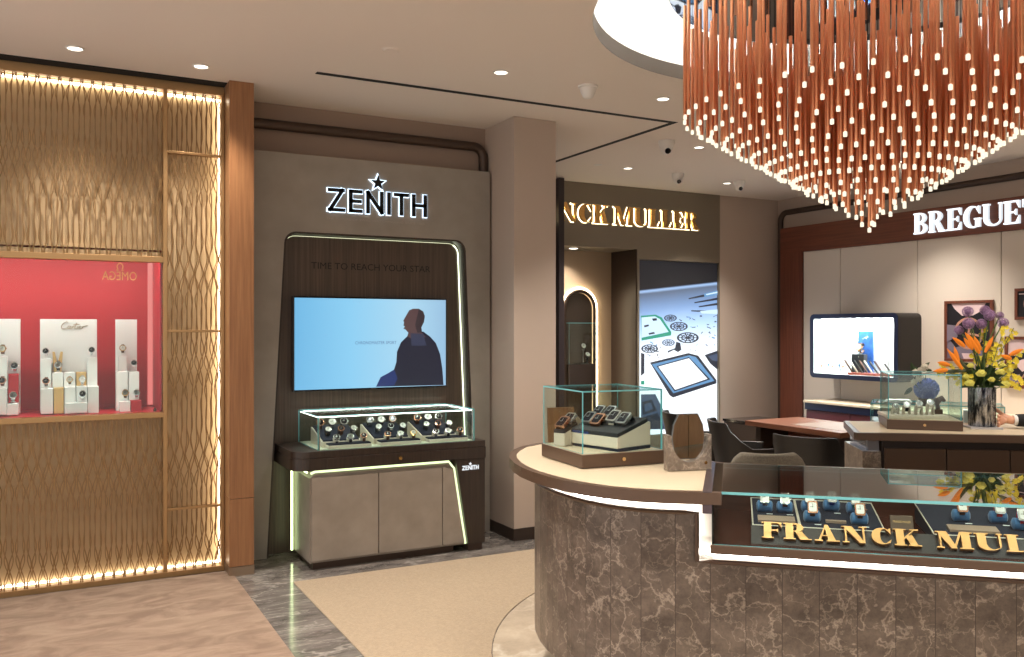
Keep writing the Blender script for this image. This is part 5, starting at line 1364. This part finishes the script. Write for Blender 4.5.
gB = copy_tree(gA, tuple(B0+BE*.262+BN*.20+VZ*1.001), (0, 0, bang-R(8)), 'glass case with pale jewellery stands on the brown staff counter')
OB = B0+BE*.262+BN*.20+VZ*1.001; RB = Matrix.Rotation(bang-R(8), 4, 'Z')
def lb(x, y, z): return OB+RB @ Vector((x, y, z))
jt = tag(MB().box(.02, .36, .04, .30, 0, .018).build('display_board', M['paleblk'], loc=tuple(lb(.0, .0, .0615)), rot=bang, bevel=.002), 'flat pale board inside the glass case on the staff counter', 'display board')
for k in range(4):
    t = thing('watch_cuff', ['pale cuff stand nearest the outer end of the staff counter case', 'pale cuff stand, second from the outer end in the staff counter case', 'pale cuff stand, third from the outer end in the staff counter case', 'tall pale cuff stand nearest the dark bust stand'][k], 'watch stand', tuple(lb(.06+k*.065, .12+.02*(k % 2), .0795)), bang+R(15), 'pale cuffs in the staff counter case')
    h = .05+.008*k
    MB().prism([(-.022, 0), (-.016, 0), (-.014, h*.7), (0, h*.92), (.014, h*.7), (.016, 0), (.022, 0), (.02, h*.8), (.0, h*1.1), (-.02, h*.8)], -.014, .014, (Vector((0,0,0)), VX, VZ, VY)).build('cuff', M['paleblk'], t, bevel=.002)
    put_watch([3, 1, 3, 0][k], tuple(lb(.06+k*.065, .12+.02*(k % 2)-.022, .0795+h*1.05)), R(55), bang, 'steel watch resting on the '+['outermost', 'second', 'third', 'tallest'][k]+' pale cuff in the staff counter case', 'watches in the staff counter case', 'round', 1.0)
t = thing('bust_stand', 'small dark brown curved stand beside the pale cuffs', 'jewellery stand', tuple(lb(.31, .2, .0795)), bang)
MB().box(-.022, .022, -.015, .015, 0, .03).build('foot', M['bronze'], t, bevel=.002)
MB().tube([(0, 0, .03), (-.005, 0, .06), (.0, 0, .085), (.02, 0, .095), (.04, 0, .08)], .01, 10, rs=[.014, .012, .02, .018, .008]).build('arm', M['bronze'], t, smooth=True)

# ---- third counter with a low glass box behind
C0 = Vector((5.66, 4.69, 0)); CE = Vector((.6, -.8, 0)).normalized(); CN = Vector((.8, .6, 0)); DD = .37; cang = math.atan2(CE.y, CE.x)
tc3 = thing('display_counter', 'dark display counter with a low glass box, behind the staff counter', 'display counter', tuple(C0), cang)
MB().box(0, 1.3, 0, .37, .1, .86).build('body', M['browndk'], tc3, bevel=.004); MB().box(.05, 1.25, .05, .32, 0, .1).build('plinth', M['black'], tc3)
MB().box(.0, 1.3, .0, .37, .86, .88).build('top', M['brown'], tc3)
for a in ((0, .92, 0, .006, .88, 1.012), (0, .92, .364, .37, .88, 1.012), (0, .006, .006, .364, .88, 1.012), (.914, .92, .006, .364, .88, 1.012), (0, .92, 0, .37, 1.012, 1.02)):
    MB().pane(*a).build('glass_pane', [M['glass'], M['glassedge']], tc3)
t = thing('brochure_stack', 'stack of thin white booklets on the low glass box', 'booklets', tuple(C0+CE*.12+CN*.1+VZ*1.021), cang+R(10))
MB().box(0, .18, 0, .13, 0, .006).build('booklet', M['tag'], t); MB().box(.01, .17, .012, .14, .0065, .0125).build('booklet', M['greyint'], t); MB().box(.0, .17, .005, .12, .013, .018).build('booklet', M['tag'], t)
t = tag(MB().box(-.07, .07, -.05, .05, 0, .09).build('display_block', M['paleblk'], loc=tuple(C0+CE*.12+CN*.2+VZ*.881), rot=cang, bevel=.004), 'pale block inside the low glass box', 'display block')
t = tag(MB().box(-.07, .07, -.05, .05, 0, .10).build('display_block', M['acry'], loc=tuple(C0+CE*.72+CN*.15+VZ*.881), rot=cang, bevel=.004), 'white block inside the low glass box near the vase', 'display block')
# ================================================================ FLOWERS
leafm = mat('leaf_green', srgb(54, 78, 40), .5, var=.3, vscale=30); stemm = mat('stem_green', srgb(90, 110, 56), .5)
yel = mat('petal_yellow', srgb(236, 214, 60), .6, var=.12, vscale=40); pyel = mat('petal_pale_yellow', srgb(240, 232, 120), .6, var=.1, vscale=40)
orng = mat('petal_orange', srgb(246, 138, 30), .5); purp = mat('allium_purple', srgb(160, 124, 160), .8, var=.25, vscale=120); blu = mat('hydrangea_blue', srgb(116, 136, 206), .7, var=.2, vscale=90); wht = mat('petal_white', srgb(238, 232, 216), .6)
r4 = random.Random(11)
VP = Vector((4.968, 3.308, 1.0125)); VH = .235
def mirrmat():
    m, n, l, b = nt('crackled_silver_glass'); tc = n.new('ShaderNodeTexCoord'); mp = n.new('ShaderNodeMapping'); mp.inputs['Scale'].default_value = (60, 60, 12)
    t = n.new('ShaderNodeTexNoise'); t.inputs['Scale'].default_value = 1; t.inputs['Detail'].default_value = 5; l.new(tc.outputs['Object'], mp.inputs[0]); l.new(mp.outputs[0], t.inputs[0])
    bp = n.new('ShaderNodeBump'); bp.inputs['Strength'].default_value = .7; bp.inputs['Distance'].default_value = .02; l.new(t.outputs['Fac'], bp.inputs['Height']); l.new(bp.outputs[0], b.inputs['Normal'])
    r = n.new('ShaderNodeValToRGB'); r.color_ramp.elements[0].position = .42; r.color_ramp.elements[0].color = srgb(44, 46, 52); r.color_ramp.elements[1].position = .62; r.color_ramp.elements[1].color = srgb(190, 190, 192); l.new(t.outputs['Fac'], r.inputs[0]); l.new(r.outputs[0], b.inputs['Base Color'])
    b.inputs['Metallic'].default_value = .85; b.inputs['Roughness'].default_value = .16; return m
tag(MB().lathe([(1e-4, 0), (.070, 0), (.075, .006), (.077, VH), (.070, VH), (.070, .02), (1e-4, .018)], n=40).build('vase', mirrmat(), loc=tuple(VP), smooth=True), 'cylindrical crackled silver glass vase on the staff counter', 'vase')
tag(MB().box(-.09, .09, -.075, .075, 0, .0115).build('place_mat', mat('mat_grey', srgb(176, 172, 174), .3), loc=(VP.x-.01, VP.y-.01, 1.0002), rot=bang), 'thin grey mat under the silver vase', 'mat')
CR = Vector((.8832, -.469, 0)); CD = Vector((.469, .8832, 0))
def fpos(px, py, dd=0):
    """a spot in the bouquet: dd metres nearer (-) or further (+) than the vase axis"""
    d = VP.x*.469+VP.y*.8832+dd; r = ray(px, py); return Vector((0, 0, 1.6))+r*d
root = VP+Vector((0, 0, VH-.06))
def stem_to(mb, p, r=.0035, bend=.3):
    a = root+Vector((r4.uniform(-.03, .03), r4.uniform(-.03, .03), 0)); b = a+Vector(((p.x-a.x)*bend, (p.y-a.y)*bend, (p.z-a.z)*.6)); mb.tube([a, (a+b)/2+Vector((0,0,.01)), b, p], r, 6)
def ball(mb, c, r, n, mi=0, petal=.012, sq=1):
    for i in range(n):
        z = 1-2*(i+.5)/n; a = i*2.39996; q_ = math.sqrt(1-z*z); d = Vector((q_*math.cos(a), q_*math.sin(a), z)); u = d.orthogonal().normalized(); v = d.cross(u)
        for k in range(3):
            t_ = 2*PI*k/3+i; w = (u*math.cos(t_)+v*math.sin(t_)); w2 = d.cross(w)
            p = c+Vector((d.x, d.y, d.z*sq))*r*.86
            mb.add([p, p+d*petal*.9+w*petal*.9+w2*petal*.3, p+d*petal*1.1+w*petal*1.3-w2*petal*.2, p+d*petal*.2+w*petal*.5-w2*petal*.4], [(0, 1, 2, 3)], mi)
F = lambda x, y: (920+x/4.692, 280+y/4.692)
alls = [(224,148,.02,28,'allium globe at the outer top of the bouquet, level with the picture top'), (305,142,.04,26,'allium globe highest of all, behind two others'), (326,165,-.02,29,'allium globe just below the highest one'), (375,166,.03,20,'small allium globe between two larger ones on the wall side'),
        (390,202,-.02,28,'allium globe furthest towards the wall pictures'), (228,204,-.03,30,'large allium globe below the outer top one'), (288,206,.0,27,'allium globe at the centre of the cluster'), (183,235,.02,24,'lowest allium globe beside the orange petals')]
for x, y, dd, rr, lab in alls:
    px, py = F(x, y); p = fpos(px, py, dd); R_ = rr/4.692/870*5.25
    t = thing('allium_flower', 'purple '+lab, 'flower', tuple(root), 0, 'purple alliums in the vase')
    mb = MB(); stem_to(mb, p, .004); mb.build('stem', stemm, t, world=True, smooth=True)
    mb = MB(); mb.ell(p, R_*.55, R_*.55, R_*.55, 12, 8); ball(mb, p, R_*.86, 130, 0, R_*.15); mb.build('flower_head', purp, t, world=True)
def blade(mb, a, b, w, up=Vector((0,0,1)), mi=0, curve=.0):
    a = Vector(a); b = Vector(b); d = (b-a); side = d.cross(CD).normalized(); n = 6; vs = []
    for i in range(n+1):
        f = i/n; p = a+d*f+up*curve*math.sin(PI*f); ww = w*math.sin(PI*min(1, .12+f*.88))**.8*(1-f*.15)
        vs += [p-side*ww, p+CD*-.3*ww, p+side*ww, p+CD*.3*ww]
    fs = [(4*i+j, 4*i+(j+1) % 4, 4*i+4+(j+1) % 4, 4*i+4+j) for i in range(n) for j in range(4)]
    mb.add(vs, fs, mi)
bop = [((250,330),(196,248),[((205,270),(240,320)), ((150,268),(212,312)), ((210,245),(255,300)), ((225,262),(246,328))],'upper bird of paradise flower with several raised orange petals'),
       ((232,430),(150,330),[((133,332),(180,385)), ((160,310),(182,392)), ((125,320),(200,420))],'lower bird of paradise flower leaning outward with orange petals'),
       ((300,350),(350,270),[((345,262),(305,340)), ((252,262),(285,330)), ((240,275),(280,345))],'central bird of paradise flower pointing towards the wall pictures'),
       ((250,425),(60,430),[((60,428),(130,422)), ((80,385),(140,400))],'long bird of paradise beak pointing over the glass case'),
       ((370,380),(486,325),[((378,352),(430,370)), ((486,322),(420,352))],'bird of paradise flower pointing away past the yellow sprays')]
for (ax, ay), (bx2, by2), pet, lab in bop:
    a = fpos(*F(ax, ay), -.03); b = fpos(*F(bx2, by2), -.05)
    t = thing('bird_of_paradise', 'orange '+lab, 'flower', tuple(root), 0, 'birds of paradise in the vase')
    mb = MB(); stem_to(mb, a, .005); mb.build('stem', stemm, t, world=True); mb = MB(); blade(mb, a, b, .012); mb.build('beak', mat('beak_green', srgb(80, 84, 60), .5) if 'beak_green' not in bpy.data.materials else bpy.data.materials['beak_green'], t, world=True)
    for (p1_, p2_) in pet:
        mb = MB(); blade(mb, fpos(*F(*p2_), -.06), fpos(*F(*p1_), -.07), .015); mb.build('petal', orng, t, world=True)
# roses / carnations
for i, (x, y, rr, dd) in enumerate([(238,403,17,-.06), (288,440,25,-.09), (216,455,19,-.05), (234,485,24,-.08), (378,434,23,-.08), (400,493,26,-.09), (386,402,19,-.04), (423,425,17,-.05), (337,468,17,-.10), (410,452,16,-.02)]):
    p = fpos(*F(x, y), dd); R_ = rr/4.692/870*5.2
    t = thing('yellow_rose', ['pale yellow rose at the upper outer side', 'pale yellow rose, large, front centre', 'pale yellow rose at the outer edge', 'pale yellow rose, lowest, over the glass case corner', 'pale yellow rose on the wall side of centre', 'pale yellow rose, lowest, on the wall side of the vase rim', 'pale yellow rose high on the wall side', 'pale yellow rose at the wall-side edge', 'small yellow rose just above the vase rim', 'small yellow rose behind the lowest wall-side one'][i], 'flower', tuple(root), 0, 'yellow roses in the vase')
    mb = MB(); stem_to(mb, p, .0035, .5); mb.build('stem', stemm, t, world=True)
    mb = MB(); mb.ell(p, R_*.55, R_*.55, R_*.5, 10, 6)
    for k in range(16):
        ring_ = k // 6; a = 2*PI*k/6+ring_*.5; d = Vector((math.cos(a), math.sin(a), 0)); w = Vector((-d.y, d.x, 0)); rr_ = R_*(.55+.22*ring_); h = R_*(.75-.3*ring_); b0 = p+d*rr_*.6-VZ*R_*.5
        mb.add([b0-w*R_*.3, b0+w*R_*.3, p+d*rr_+w*R_*.5+VZ*h*.4, p+d*rr_*.85+w*R_*.2+VZ*h, p+d*rr_*.85-w*R_*.2+VZ*h, p+d*rr_-w*R_*.5+VZ*h*.4], [(0, 1, 2, 3, 4, 5)])
    mb.build('bloom', pyel, t, world=True)
# yellow orchid sprays
sprays = [((300,420),(300,220)), ((330,430),(400,215)), ((345,420),(440,225)), ((270,440),(100,400)), ((250,450),(80,440)), ((380,450),(480,470)), ((370,430),(486,340)), ((300,430),(250,340)), ((330,400),(345,300)), ((290,400),(310,350)), ((380,420),(460,390)), ((380,470),(470,500)), ((250,460),(185,480))]
sp_t = thing('orchid_sprays', 'loose sprays of small yellow orchid blossoms threaded through the bouquet', 'flowers', tuple(root)); sp_t['kind'] = 'stuff'
fm = MB(); sm = MB()
for (a, b) in sprays:
    dd = r4.uniform(-.09, .06); A = fpos(*F(*a), dd); Bp = fpos(*F(*b), dd); sm.tube([root, A, (A+Bp)/2+VZ*.01, Bp], .002, 5)
    for k in range(12):
        f = .15+.85*k/11; c = A+(Bp-A)*f+Vector((r4.uniform(-.018, .018), r4.uniform(-.018, .018), r4.uniform(-.018, .018)))
        for m_ in range(5):
            an_ = 2*PI*m_/5+k; u = (CR*math.cos(an_)+VZ*math.sin(an_)); w = (CR*-math.sin(an_)+VZ*math.cos(an_)); L_ = r4.uniform(.012, .020)
            fm.add([c, c+u*L_*.6+w*L_*.4-CD*.004, c+u*L_-CD*.002, c+u*L_*.6-w*L_*.4-CD*.004], [(0, 1, 2, 3)])
fm.build('blossoms', yel, sp_t, world=True); sm.build('stems', stemm, sp_t, world=True)
fo_t = MB()
for i in range(170):
    a = r4.uniform(0, 2*PI); el = r4.uniform(-.1, 1.2); d = Vector((math.cos(a)*math.cos(el), math.sin(a)*math.cos(el), math.sin(el)))
    L_ = r4.uniform(.08, .20)*(1.0 if el > .5 else .85); st = root+VZ*.07+d*r4.uniform(.01, .08); blade(fo_t, st, st+d*L_*.6, r4.uniform(.006, .015), mi=0, curve=.01)
tag(fo_t.build('foliage', leafm, loc=tuple(root), world=True), 'dark green leaves filling the base of the tall bouquet', 'foliage', kind='stuff')

# hydrangea arrangement on the third counter
HP = Vector((0, 0, 0)); d_ = 6.5; r = ray(927, 400); HP = Vector((r.x*d_, r.y*d_, 1.0))
HB = Vector((HP.x, HP.y, 1.0205))
tag(MB().lathe([(1e-4, 0), (.04, 0), (.055, .02), (.06, .06), (.052, .06), (.045, .02), (1e-4, .012)], n=24).build('flower_bowl', M['bronze'], loc=tuple(HB), smooth=True), 'small dark bowl holding the blue hydrangea', 'bowl')
def hpos(px, py, dd=0): r = ray(px, py); return Vector((0, 0, 1.6))+r*(d_+dd)
t = thing('hydrangea', 'blue hydrangea head behind the staff counter glass case', 'flower', tuple(HB))
c = hpos(926.5, 389); mb = MB(); mb.tube([HB+VZ*.03, c], .004, 6); mb.build('stem', stemm, t, world=True); mb = MB(); mb.ell(c, .062, .062, .055, 14, 9); ball(mb, c, .074, 170, 0, .022, .9); mb.build('bloom', blu, t, world=True)
for i, (px, py, rr) in enumerate([(916, 373, .022), (922, 370.5, .022), (925, 367, .019), (914, 382, .017), (919, 379, .017)]):
    p = hpos(px, py, -.03); t = thing('white_rose', ['white rose at the outer side above the hydrangea', 'white rose in the middle above the hydrangea', 'white rose, topmost above the hydrangea', 'white rosebud beside the hydrangea, lower one', 'white rosebud tucked between hydrangea and roses'][i], 'flower', tuple(HB), 0, 'white roses with the hydrangea')
    mb = MB(); mb.tube([HB+VZ*.04, p], .003, 5); mb.build('stem', stemm, t, world=True); mb = MB(); mb.ell(p, rr, rr, rr*.8, 12, 8); ball(mb, p, rr, 26, 0, rr*.5); mb.build('bloom', wht, t, world=True)
lf = MB()
for (a, b) in (((918,372),(930,362)), ((914,372),(911,362)), ((912,388),(904,395)), ((925,372),(932,370)), ((920,375),(914,366))):
    blade(lf, hpos(*a, .0), hpos(*b, .0), .018)
tag(lf.build('foliage', leafm, loc=tuple(HB), world=True), 'dark leaves around the white roses and hydrangea', 'foliage', kind='stuff')

# ================================================================ CHANDELIER
chd = thing('chandelier', 'large round chandelier of copper tubes with glowing frosted tips', 'chandelier', (CX, CY, 3.5))
canopy_z = 3.36
MB().lathe([(1e-4, canopy_z), (1.0, canopy_z), (1.01, canopy_z+.03), (1.0, canopy_z+.05), (1e-4, canopy_z+.055)], (CX, CY, 0), 96).build('canopy', [M['mirror']], chd, world=True)
MB().lathe([(.3, canopy_z+.05), (.3, ZC+.44)], (CX, CY, 0), 48, cap=False).build('canopy_stem', M['steeld'], chd, world=True)
rods = []
NS = 48
for k in range(NS):
    a = 2*PI*k/NS+.055
    rmin = .07 if k % 8 == 0 else (.15 if k % 4 == 0 else (.22 if k % 2 == 0 else .36))
    i = 0
    while True:
        r_ = .915-.068*i
        if r_ < rmin: break
        z = 2.10+.63*r_+rnd.uniform(-.004, .004); a2 = a-.95*(.915-r_); rods.append((CX+r_*math.cos(a2), CY+r_*math.sin(a2), z)); i += 1
for r_, nn in ((.035, 3),):
    for k in range(nn): rods.append((CX+r_*math.cos(2*PI*k/nn), CY+r_*math.sin(2*PI*k/nn), 2.115))
rods.append((CX, CY, 2.085))
LR = .56; RR = .0085
rods.sort(key=lambda p: (p[0]**2+p[1]**2))
def rodmb(mb, x, y, z, n=8): mb.tube([(x, y, z+.026), (x, y, z+.026+LR)], RR, n)
def tipmb(mb, x, y, z, n=10): mb.lathe([(1e-4, 0), (.0085, .0), (.009, .002), (.009, .021), (1e-4, .026)], (x, y, z), n)
mp_ = MB(); rodmb(mp_, 0, 0, 0, 12); prot = None
def one(mb, x, y, z):
    return mb
pr = MB(); pr.tube([(0, 0, .026), (0, 0, .026+LR)], RR, 10); pt2 = MB(); tipmb(pt2, 0, 0, 0, 12)
ME_R = None
for i, (x, y, z) in enumerate(rods[:100]):
    if i == 0:
        ro = pr.build('tube', M['copper'], smooth=True); ro.parent = chd; ro.location = (x-CX, y-CY, z-3.5)
        ti = pt2.build('light_tip', M['tip'], smooth=True); ti.parent = ro; r0, t0_ = ro, ti
    else:
        ro = r0.copy(); C.objects.link(ro); ro.location = (x-CX, y-CY, z-3.5)
        ti = t0_.copy(); C.objects.link(ti); ti.parent = ro
a_, b_ = MB(), MB(); w_ = MB()
for (x, y, z) in rods[100:]: rodmb(a_, x, y, z); tipmb(b_, x, y, z)
for (x, y, z) in rods: w_.tube([(x, y, z+.026+LR), (x, y, canopy_z)], .0012, 4, cap=False)
ao = a_.build('tube_cluster', M['copper'], chd, world=True, smooth=True); ao['kind'] = 'stuff'
bo = b_.build('light_tip_cluster', M['tip'], chd, world=True, smooth=True); bo['kind'] = 'stuff'
wo = w_.build('suspension_wires', M['black'], chd, world=True); wo['kind'] = 'stuff'

# ================================================================ PERSON at the vase
def skinobj(name, verts, edges, radii, m, parent, sub=2, root_i=0):
    me = bpy.data.meshes.new(name); me.from_pydata(verts, edges, []); me.materials.append(m); me.update()
    o = bpy.data.objects.new(name, me); C.objects.link(o)
    sk = o.modifiers.new('skin', 'SKIN'); 
    for i, v in enumerate(me.skin_vertices[0].data):
        r = radii[i]; v.radius = (r, r) if not isinstance(r, tuple) else r; v.use_root = (i == root_i)
    sk.use_smooth_shade = True
    ss = o.modifiers.new('sub', 'SUBSURF'); ss.levels = sub; ss.render_levels = sub
    o.parent = parent; FR[o.name] = FR[parent.name]; return o
skinm = mat('skin', srgb(214, 160, 130), .5); suit = mat('black_suit', srgb(26, 24, 26), .85, bump=.2, bscale=400); shirt = mat('white_shirt', srgb(235, 232, 228), .7)
# hand closes on the near side of the vase; the wearer stands beyond the frame edge
hand = Vector((VP.x, VP.y, 1.055))
PX = Vector((5.72, 3.02, 0)) 
BP = B0+BE*1.6+BN*.94
per = thing('person', 'person in a black suit with a white cuff, hand resting against the silver vase', 'person', tuple(BP), 0)
def wl(p): return tuple(FR[per.name].inverted() @ Vector(p))
tow = -BN       # facing the counter
sidev = Vector((tow.y, -tow.x, 0))             # the person's right
sh_l = BP+sidev*.16+VZ*1.36+tow*.24; sh_r = BP-sidev*.20+VZ*1.38+tow*.16
wr = VP+CR*.165+Vector((0, 0, .036))-CD*.02
el_ = wr+CR*.25-CD*.04+VZ*.0
pel = BP+VZ*.95; ch_ = BP+VZ*1.22+tow*.10; nk = BP+VZ*1.43+tow*.21; hd0 = BP+VZ*1.55+tow*.07
V = [pel, ch_, nk, sh_r, BP-sidev*.26+VZ*1.12+tow*.10, BP-sidev*.25+VZ*.88+tow*.12, sh_l, sh_l+(el_-sh_l)*.5, el_, wr+(el_-wr)*.12,
     BP+sidev*.10+VZ*.9, BP+sidev*.12+VZ*.50, BP+sidev*.12+VZ*.09, BP-sidev*.10+VZ*.9, BP-sidev*.12+VZ*.50, BP-sidev*.12+VZ*.09]
E = [(0,1),(1,2),(2,3),(3,4),(4,5),(2,6),(6,7),(7,8),(8,9),(0,10),(10,11),(11,12),(0,13),(13,14),(14,15)]
Rr = [.14,.16,.07,.075,.052,.042,.075,.055,.05,.034,.10,.07,.05,.10,.07,.05]
skinobj('suit', [wl(v) for v in V], E, Rr, suit, per, 2, 0)
# shoes
for s_ in (1, -1):
    b0 = BP+sidev*.12*s_; mb = MB(); mb.tube([b0-tow*.07+VZ*.05, b0+VZ*.055, b0+tow*.1+VZ*.04, b0+tow*.19+VZ*.03], .04, 10, rs=[.035, .045, .04, .02]); mb.build('shoe', M['blackgl'], per, world=True, smooth=True)
# head
hm = MB(); hc = BP+VZ*1.63+tow*.26
f3 = Matrix((( sidev.x, tow.x, 0, hc.x), (sidev.y, tow.y, 0, hc.y), (0, 0, 1, hc.z), (0, 0, 0, 1)))
hv = MB(); prof = [(1e-4, -.125), (.035, -.12), (.055, -.09), (.066, -.04), (.074, .02), (.074, .06), (.06, .10), (.035, .12), (1e-4, .127)]
hv.lathe(prof, (0,0,0), 20, 0, None, 1, 1.22); hv.ell((0, .098, -.015), .011, .018, .022, 8, 6); hv.ell((.076, 0, -.01), .008, .018, .03, 8, 6); hv.ell((-.076, 0, -.01), .008, .018, .03, 8, 6)
hv.tube([(0, -.05, -.2), (0, -.01, -.09)], .052, 14); hv.xf(f3); hv.build('head', skinm, per, world=True, smooth=True)
hr = MB(); hr.lathe([(.078, .01), (.082, .05), (.068, .105), (.04, .132), (1e-4, .14)], (0, -.012, 0), 20, 0, None, 1, 1.22); hr.xf(f3); hr.build('hair', mat('dark_hair', srgb(30, 24, 22), .6), per, world=True, smooth=True)
for sx in (-.028, .028):
    e_ = MB(); e_.ell((sx, .083, .0), .010, .006, .006, 8, 6); e_.xf(f3); e_.build('eye', M['wtdial'], per, world=True, smooth=True)
mo = MB(); mo.ell((0, .082, -.062), .022, .006, .005, 10, 6); mo.xf(f3); mo.build('mouth', mat('lips', srgb(170, 96, 86), .5), per, world=True, smooth=True)
# cuff
ax = (el_-wr).normalized()
MB().tube([wr+ax*.012, wr+ax*.05], .031, 18, cap=True).build('cuff', shirt, per, world=True, smooth=True)
MB().tube([wr+ax*.03, wr+ax*.10], .038, 18, rs=[.037, .041]).build('sleeve_end', suit, per, world=True, smooth=True)
# hand: palm plus five fingers curling round the vase
toV = (VP-wr); toV.z = 0; toV = toV.normalized()
pc = wr+toV*.05
k0 = wr+toV*.078-CD*.012
HV = [wr+ax*.02, wr, wr+toV*.025, pc]; HE = [(0,1),(1,2),(2,3)]; HR = [.025, .026, (.030, .02), (.040, .02)]
fz = [.030, .011, -.009, -.028]; fl = [.9, 1.0, .95, .8]
for i in range(4):
    b = len(HV); kn = wr+toV*.072+VZ*fz[i]*.85-CD*.006
    # fingers wrap along the visible (camera) side of the cylinder
    def cyl(ang_, z): 
        rd = .078+.0105; d = (toV*-1); rot = Matrix.Rotation(ang_, 4, 'Z'); dd = rot @ Vector((d.x, d.y, 0)); return Vector((VP.x, VP.y, 0))+dd*rd+VZ*z
    z = kn.z
    HV += [kn, cyl(R(8)*-1, z+fz[i]*.1), cyl(-R(26)*fl[i], z+fz[i]*.2-.002), cyl(-R(44)*fl[i], z+fz[i]*.25-.004)]
    HE += [(3, b), (b, b+1), (b+1, b+2), (b+2, b+3)]; HR += [.0115, .0095, .0088, .0078]
b = len(HV)
HV += [wr+toV*.045+VZ*.030, wr+toV*.07+VZ*.052, cyl(R(14), wr.z+.066), cyl(R(24), wr.z+.076)]; HE += [(2, b), (b, b+1), (b+1, b+2), (b+2, b+3)]; HR += [.014, .0115, .0098, .0082]
skinobj('hand', [wl(v) for v in HV], HE, HR, skinm, per, 2, 0)

# ================================================================ LIGHT
# panelled shop wall across the aisle, seen in the table mirror
fwl = MB()
for k in range(16): fwl.box(2.2+k*.28, 2.2+k*.28+.272, -3.14, -3.1, 0, ZC)
structure(fwl.box(2.2, 6.68, -3.2, -3.14, 0, ZC).build('wall_front', wood('aisle_oak', srgb(160, 130, 98), srgb(196, 164, 128), .5, (12, 12, 1.2))))
def spot(x, y, z, energy, size=R(95), col=(1, .92, .83), rad=.05, tgt=None, blend=.8):
    l = bpy.data.lights.new('downlight', 'SPOT'); l.energy = energy; l.spot_size = size; l.spot_blend = blend; l.color = col; l.shadow_soft_size = rad
    o = bpy.data.objects.new('downlight', l); C.objects.link(o); o.location = (x, y, z)
    if tgt is not None: o.rotation_euler = (Vector(tgt)-Vector((x, y, z))).to_track_quat('-Z', 'Y').to_euler()
    return o
for p in DL: spot(p.x, p.y, ZC-.012, 210 if p.y > 6 else (95 if p.x < 1.2 else 140))
spot(5.2, 8.32, 2.49, 34, R(120))  # lamp and lens added in the soffit to brighten the passage wall
tag(MB().lathe([(1e-4, -.004), (.04, -.004), (.05, 0)], n=20).build('ceiling_downlight', M['lampin'], loc=(5.2, 8.32, 2.4995)), 'small downlight added in the passage soffit to brighten the arched niche wall', 'ceiling light')
FX = [o for o in bpy.data.objects if o.name == 'ceiling_downlight'][0]
for x, y in ((.3, 1.2), (.3, 3.2), (1.6, 1.6), (1.6, -.8), (3.2, .6), (-1.4, 3.2), (-1.4, 1.0), (5.2, .6), (6.4, 2.2), (6.6, 4.0), (7.2, 5.6), (6.0, 5.9), (7.3, 3.6), (2.0, 1.9), (2.9, 1.2), (1.3, 3.4), (4.5, 2.45)):  # unseen downlights added to brighten the room, island top and bouquet
    copy_tree(FX, (x, y, ZC), (0, 0, 0), 'round ceiling downlight added out of view to brighten the room', 'added unseen downlights')
    spot(x, y, ZC-.012, 185 if y > 3.5 and x > 5 else (85 if (x, y) in ((2.0, 1.9), (2.9, 1.2)) else 150))
w = bpy.data.worlds.new('world'); sc.world = w; w.use_nodes = True; bg = w.node_tree.nodes['Background']; bg.inputs[0].default_value = (1, .95, .90, 1); bg.inputs[1].default_value = .78
sc.view_settings.view_transform = 'Standard'; sc.view_settings.look = 'None'; sc.view_settings.gamma = 1; sc.view_settings.exposure = .85; sc.view_settings.use_curve_mapping = False
sc.cycles.max_bounces = 8; sc.cycles.transparent_max_bounces = 24; sc.cycles.diffuse_bounces = 4; sc.cycles.glossy_bounces = 4
sc.cycles.use_denoising = True; sc.cycles.caustics_reflective = False; sc.cycles.caustics_refractive = False; sc.cycles.sample_clamp_indirect = 4
